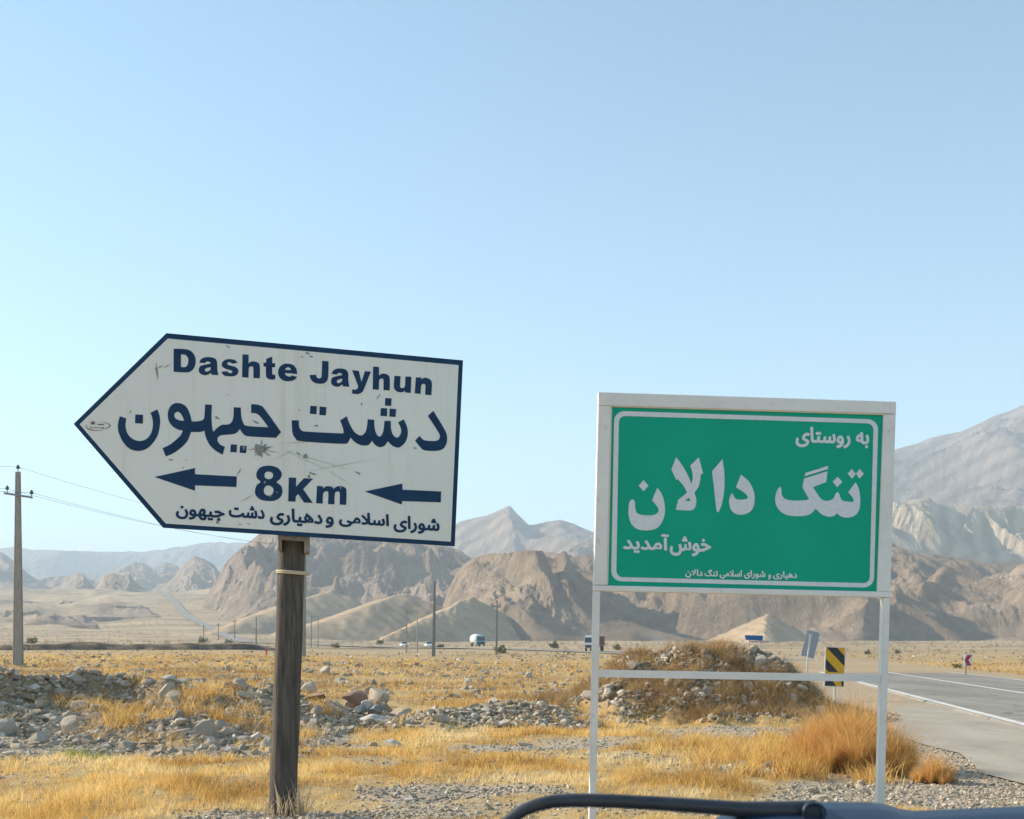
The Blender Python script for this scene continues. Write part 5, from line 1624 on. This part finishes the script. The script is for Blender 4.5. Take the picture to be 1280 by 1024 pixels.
keep = (u > 11) & (road_u(X, yy) > -400)
rubble("plain_stones", X[keep], yy[keep], tri(keep.sum(), .12, .25, .7), "scattered stones across the plain on both sides of the road")
# ------------------------------------------------------------------ front of the car we look out of
carnavy = mat("dark_navy_car_paint", (.010, .018, .040), .28, spec=.5)
blk = mat("black_plastic", (.014, .016, .02), .38, spec=.5)
base(blk, ramp(blk, noise(blk, 60, 4, .6, objco(blk)), [(.3, (.022, .026, .034)), (.7, (.042, .048, .058))]))
cowlm = mat("dark_blue_cowl", (.012, .030, .062), .38, spec=.5)
co_ = empty("car", (.1, 2.0, -.02))
tag(co_, "dark front of the car the view is taken from, with a black wiper", "car")
def px3(x, y, Y): return P(x, y, Y)
Yc = .95
bm = bmesh.new()
# wiper arm: bent bar, thicker towards its hub
path = [(600, 1052), (622, 1036), (640, 1022), (656, 1012), (672, 1006), (690, 1002), (710, 1000.5), (735, 1000.5), (770, 1001.5), (810, 1003.5), (850, 1006), (890, 1009), (930, 1012), (990, 1013), (1018, 1013)]
tube(bm, [px3(x, y, Yc) for x, y in path], [.0046, .0047, .0048, .005, .0052, .0054, .0055, .0055, .0055, .0056, .0057, .006, .0065, .0075, .008], 14)
wa = link("wiper_arm", bm_mesh("wiper_arm", bm, True), blk, co_)
bm = bmesh.new()
c = px3(1018, 1016, Yc - .015)
pts = [c + Vector((math.cos(a) * .0085, 0, math.sin(a) * .0070)) for a in [2 * math.pi * k / 24 for k in range(25)]]
tube(bm, pts, .0011, 6, False)
tube(bm, [c + Vector((0, .02, -.001)), c + Vector((0, .003, 0)), c + Vector((0, .002, 0))], [.0082, .0078, .006], 24)
link("hub_cap", bm_mesh("hub_cap", bm, True), mat("hub_cap_black", (.012, .022, .04), .45, spec=.4), wa)
# cowl: raised hump round the hub, then a flat lip to the right
prof = [(560, 1090), (700, 1075), (800, 1056), (860, 1040), (890, 1026), (912, 1013), (935, 1006), (965, 1003), (1010, 1002.5), (1060, 1002.5), (1090, 1003), (1110, 1006), (1125, 1011), (1140, 1013.5), (1180, 1012), (1230, 1010), (1285, 1007.5), (1400, 1003), (1600, 1000)]
bm = bmesh.new()
rows = []
for (dy, dz, k) in ((-.14, -.040, 1), (-.09, -.024, 1), (-.05, -.013, 1), (-.02, -.004, 1), (0, 0, 1), (.02, -.006, .9), (.05, -.024, .5), (.09, -.055, 0)):
    row = []
    for x, y in prof:
        p = px3(x, y, Yc + .02)
        flatz = px3(1400, 1040, Yc).z
        z = flatz + (p.z - flatz) * (k if k < 1 else 1) + dz
        row.append(bm.verts.new((p.x, p.y + dy, z)))
    rows.append(row)
for i in range(len(rows) - 1):
    for j in range(len(prof) - 1):
        bm.faces.new((rows[i][j], rows[i][j + 1], rows[i + 1][j + 1], rows[i + 1][j]))
link("cowl_panel", bm_mesh("cowl_panel", bm, True), cowlm, co_)
# bonnet, wings, nose and wheels, all below the line of sight
bm = bmesh.new()
xs = [-.74, -.70, -.5, -.2, .2, .55, .85, .95, .99]
sec = [(1.03, 1.235), (1.25, 1.19), (1.6, 1.13), (1.95, 1.05), (2.15, .96), (2.22, .80), (2.24, .55), (2.2, .32)]
g = []
for y, z in sec:
    row = []
    for x in xs:
        e = abs(x - .125) / .865
        row.append(bm.verts.new((x, y - .16 * e ** 4, z - .05 * e ** 2 - (.22 * max(0, e - .9) * 10 if z > .9 else 0))))
    g.append(row)
for i in range(len(sec) - 1):
    for j in range(len(xs) - 1):
        bm.faces.new((g[i][j], g[i][j + 1], g[i + 1][j + 1], g[i + 1][j]))
link("bonnet", bm_mesh("bonnet", bm, True), carnavy, co_)
for s, x in ((-1, -.745), (1, .995)):
    bm = bmesh.new()
    box(bm, min(x, x - s * .03), max(x, x - s * .03), .6, 2.0, .34, .98, .012)
    link("wing", bm_mesh("wing", bm), carnavy, co_)
for x in (-.62, .87):
    bm = bmesh.new()
    tube(bm, [(x - .1, 1.45, .3), (x - .08, 1.45, .3), (x + .08, 1.45, .3), (x + .1, 1.45, .3)], [.26, .32, .32, .26], 24)
    wv = link("wheel", bm_mesh("wheel", bm, True), tyre, co_)
# ------------------------------------------------------------------ haze
def haze():
    bm = bmesh.new()
    box(bm, -9600, 9600, -9400, 9600, -12, 760)
    m = bpy.data.materials.new("haze_air")
    m.use_nodes = True
    m.node_tree.nodes.remove(m.node_tree.nodes["Principled BSDF"])
    v = m.node_tree.nodes.new("ShaderNodeVolumePrincipled")
    v.inputs["Color"].default_value = (.70, .85, 1.0, 1)
    v.inputs["Density"].default_value = 0.00024
    v.inputs["Anisotropy"].default_value = 0.05
    m.node_tree.links.new(v.outputs[0], m.node_tree.nodes["Material Output"].inputs["Volume"])
    tag(link("haze", bm_mesh("haze", bm), m), kind="stuff")
haze()
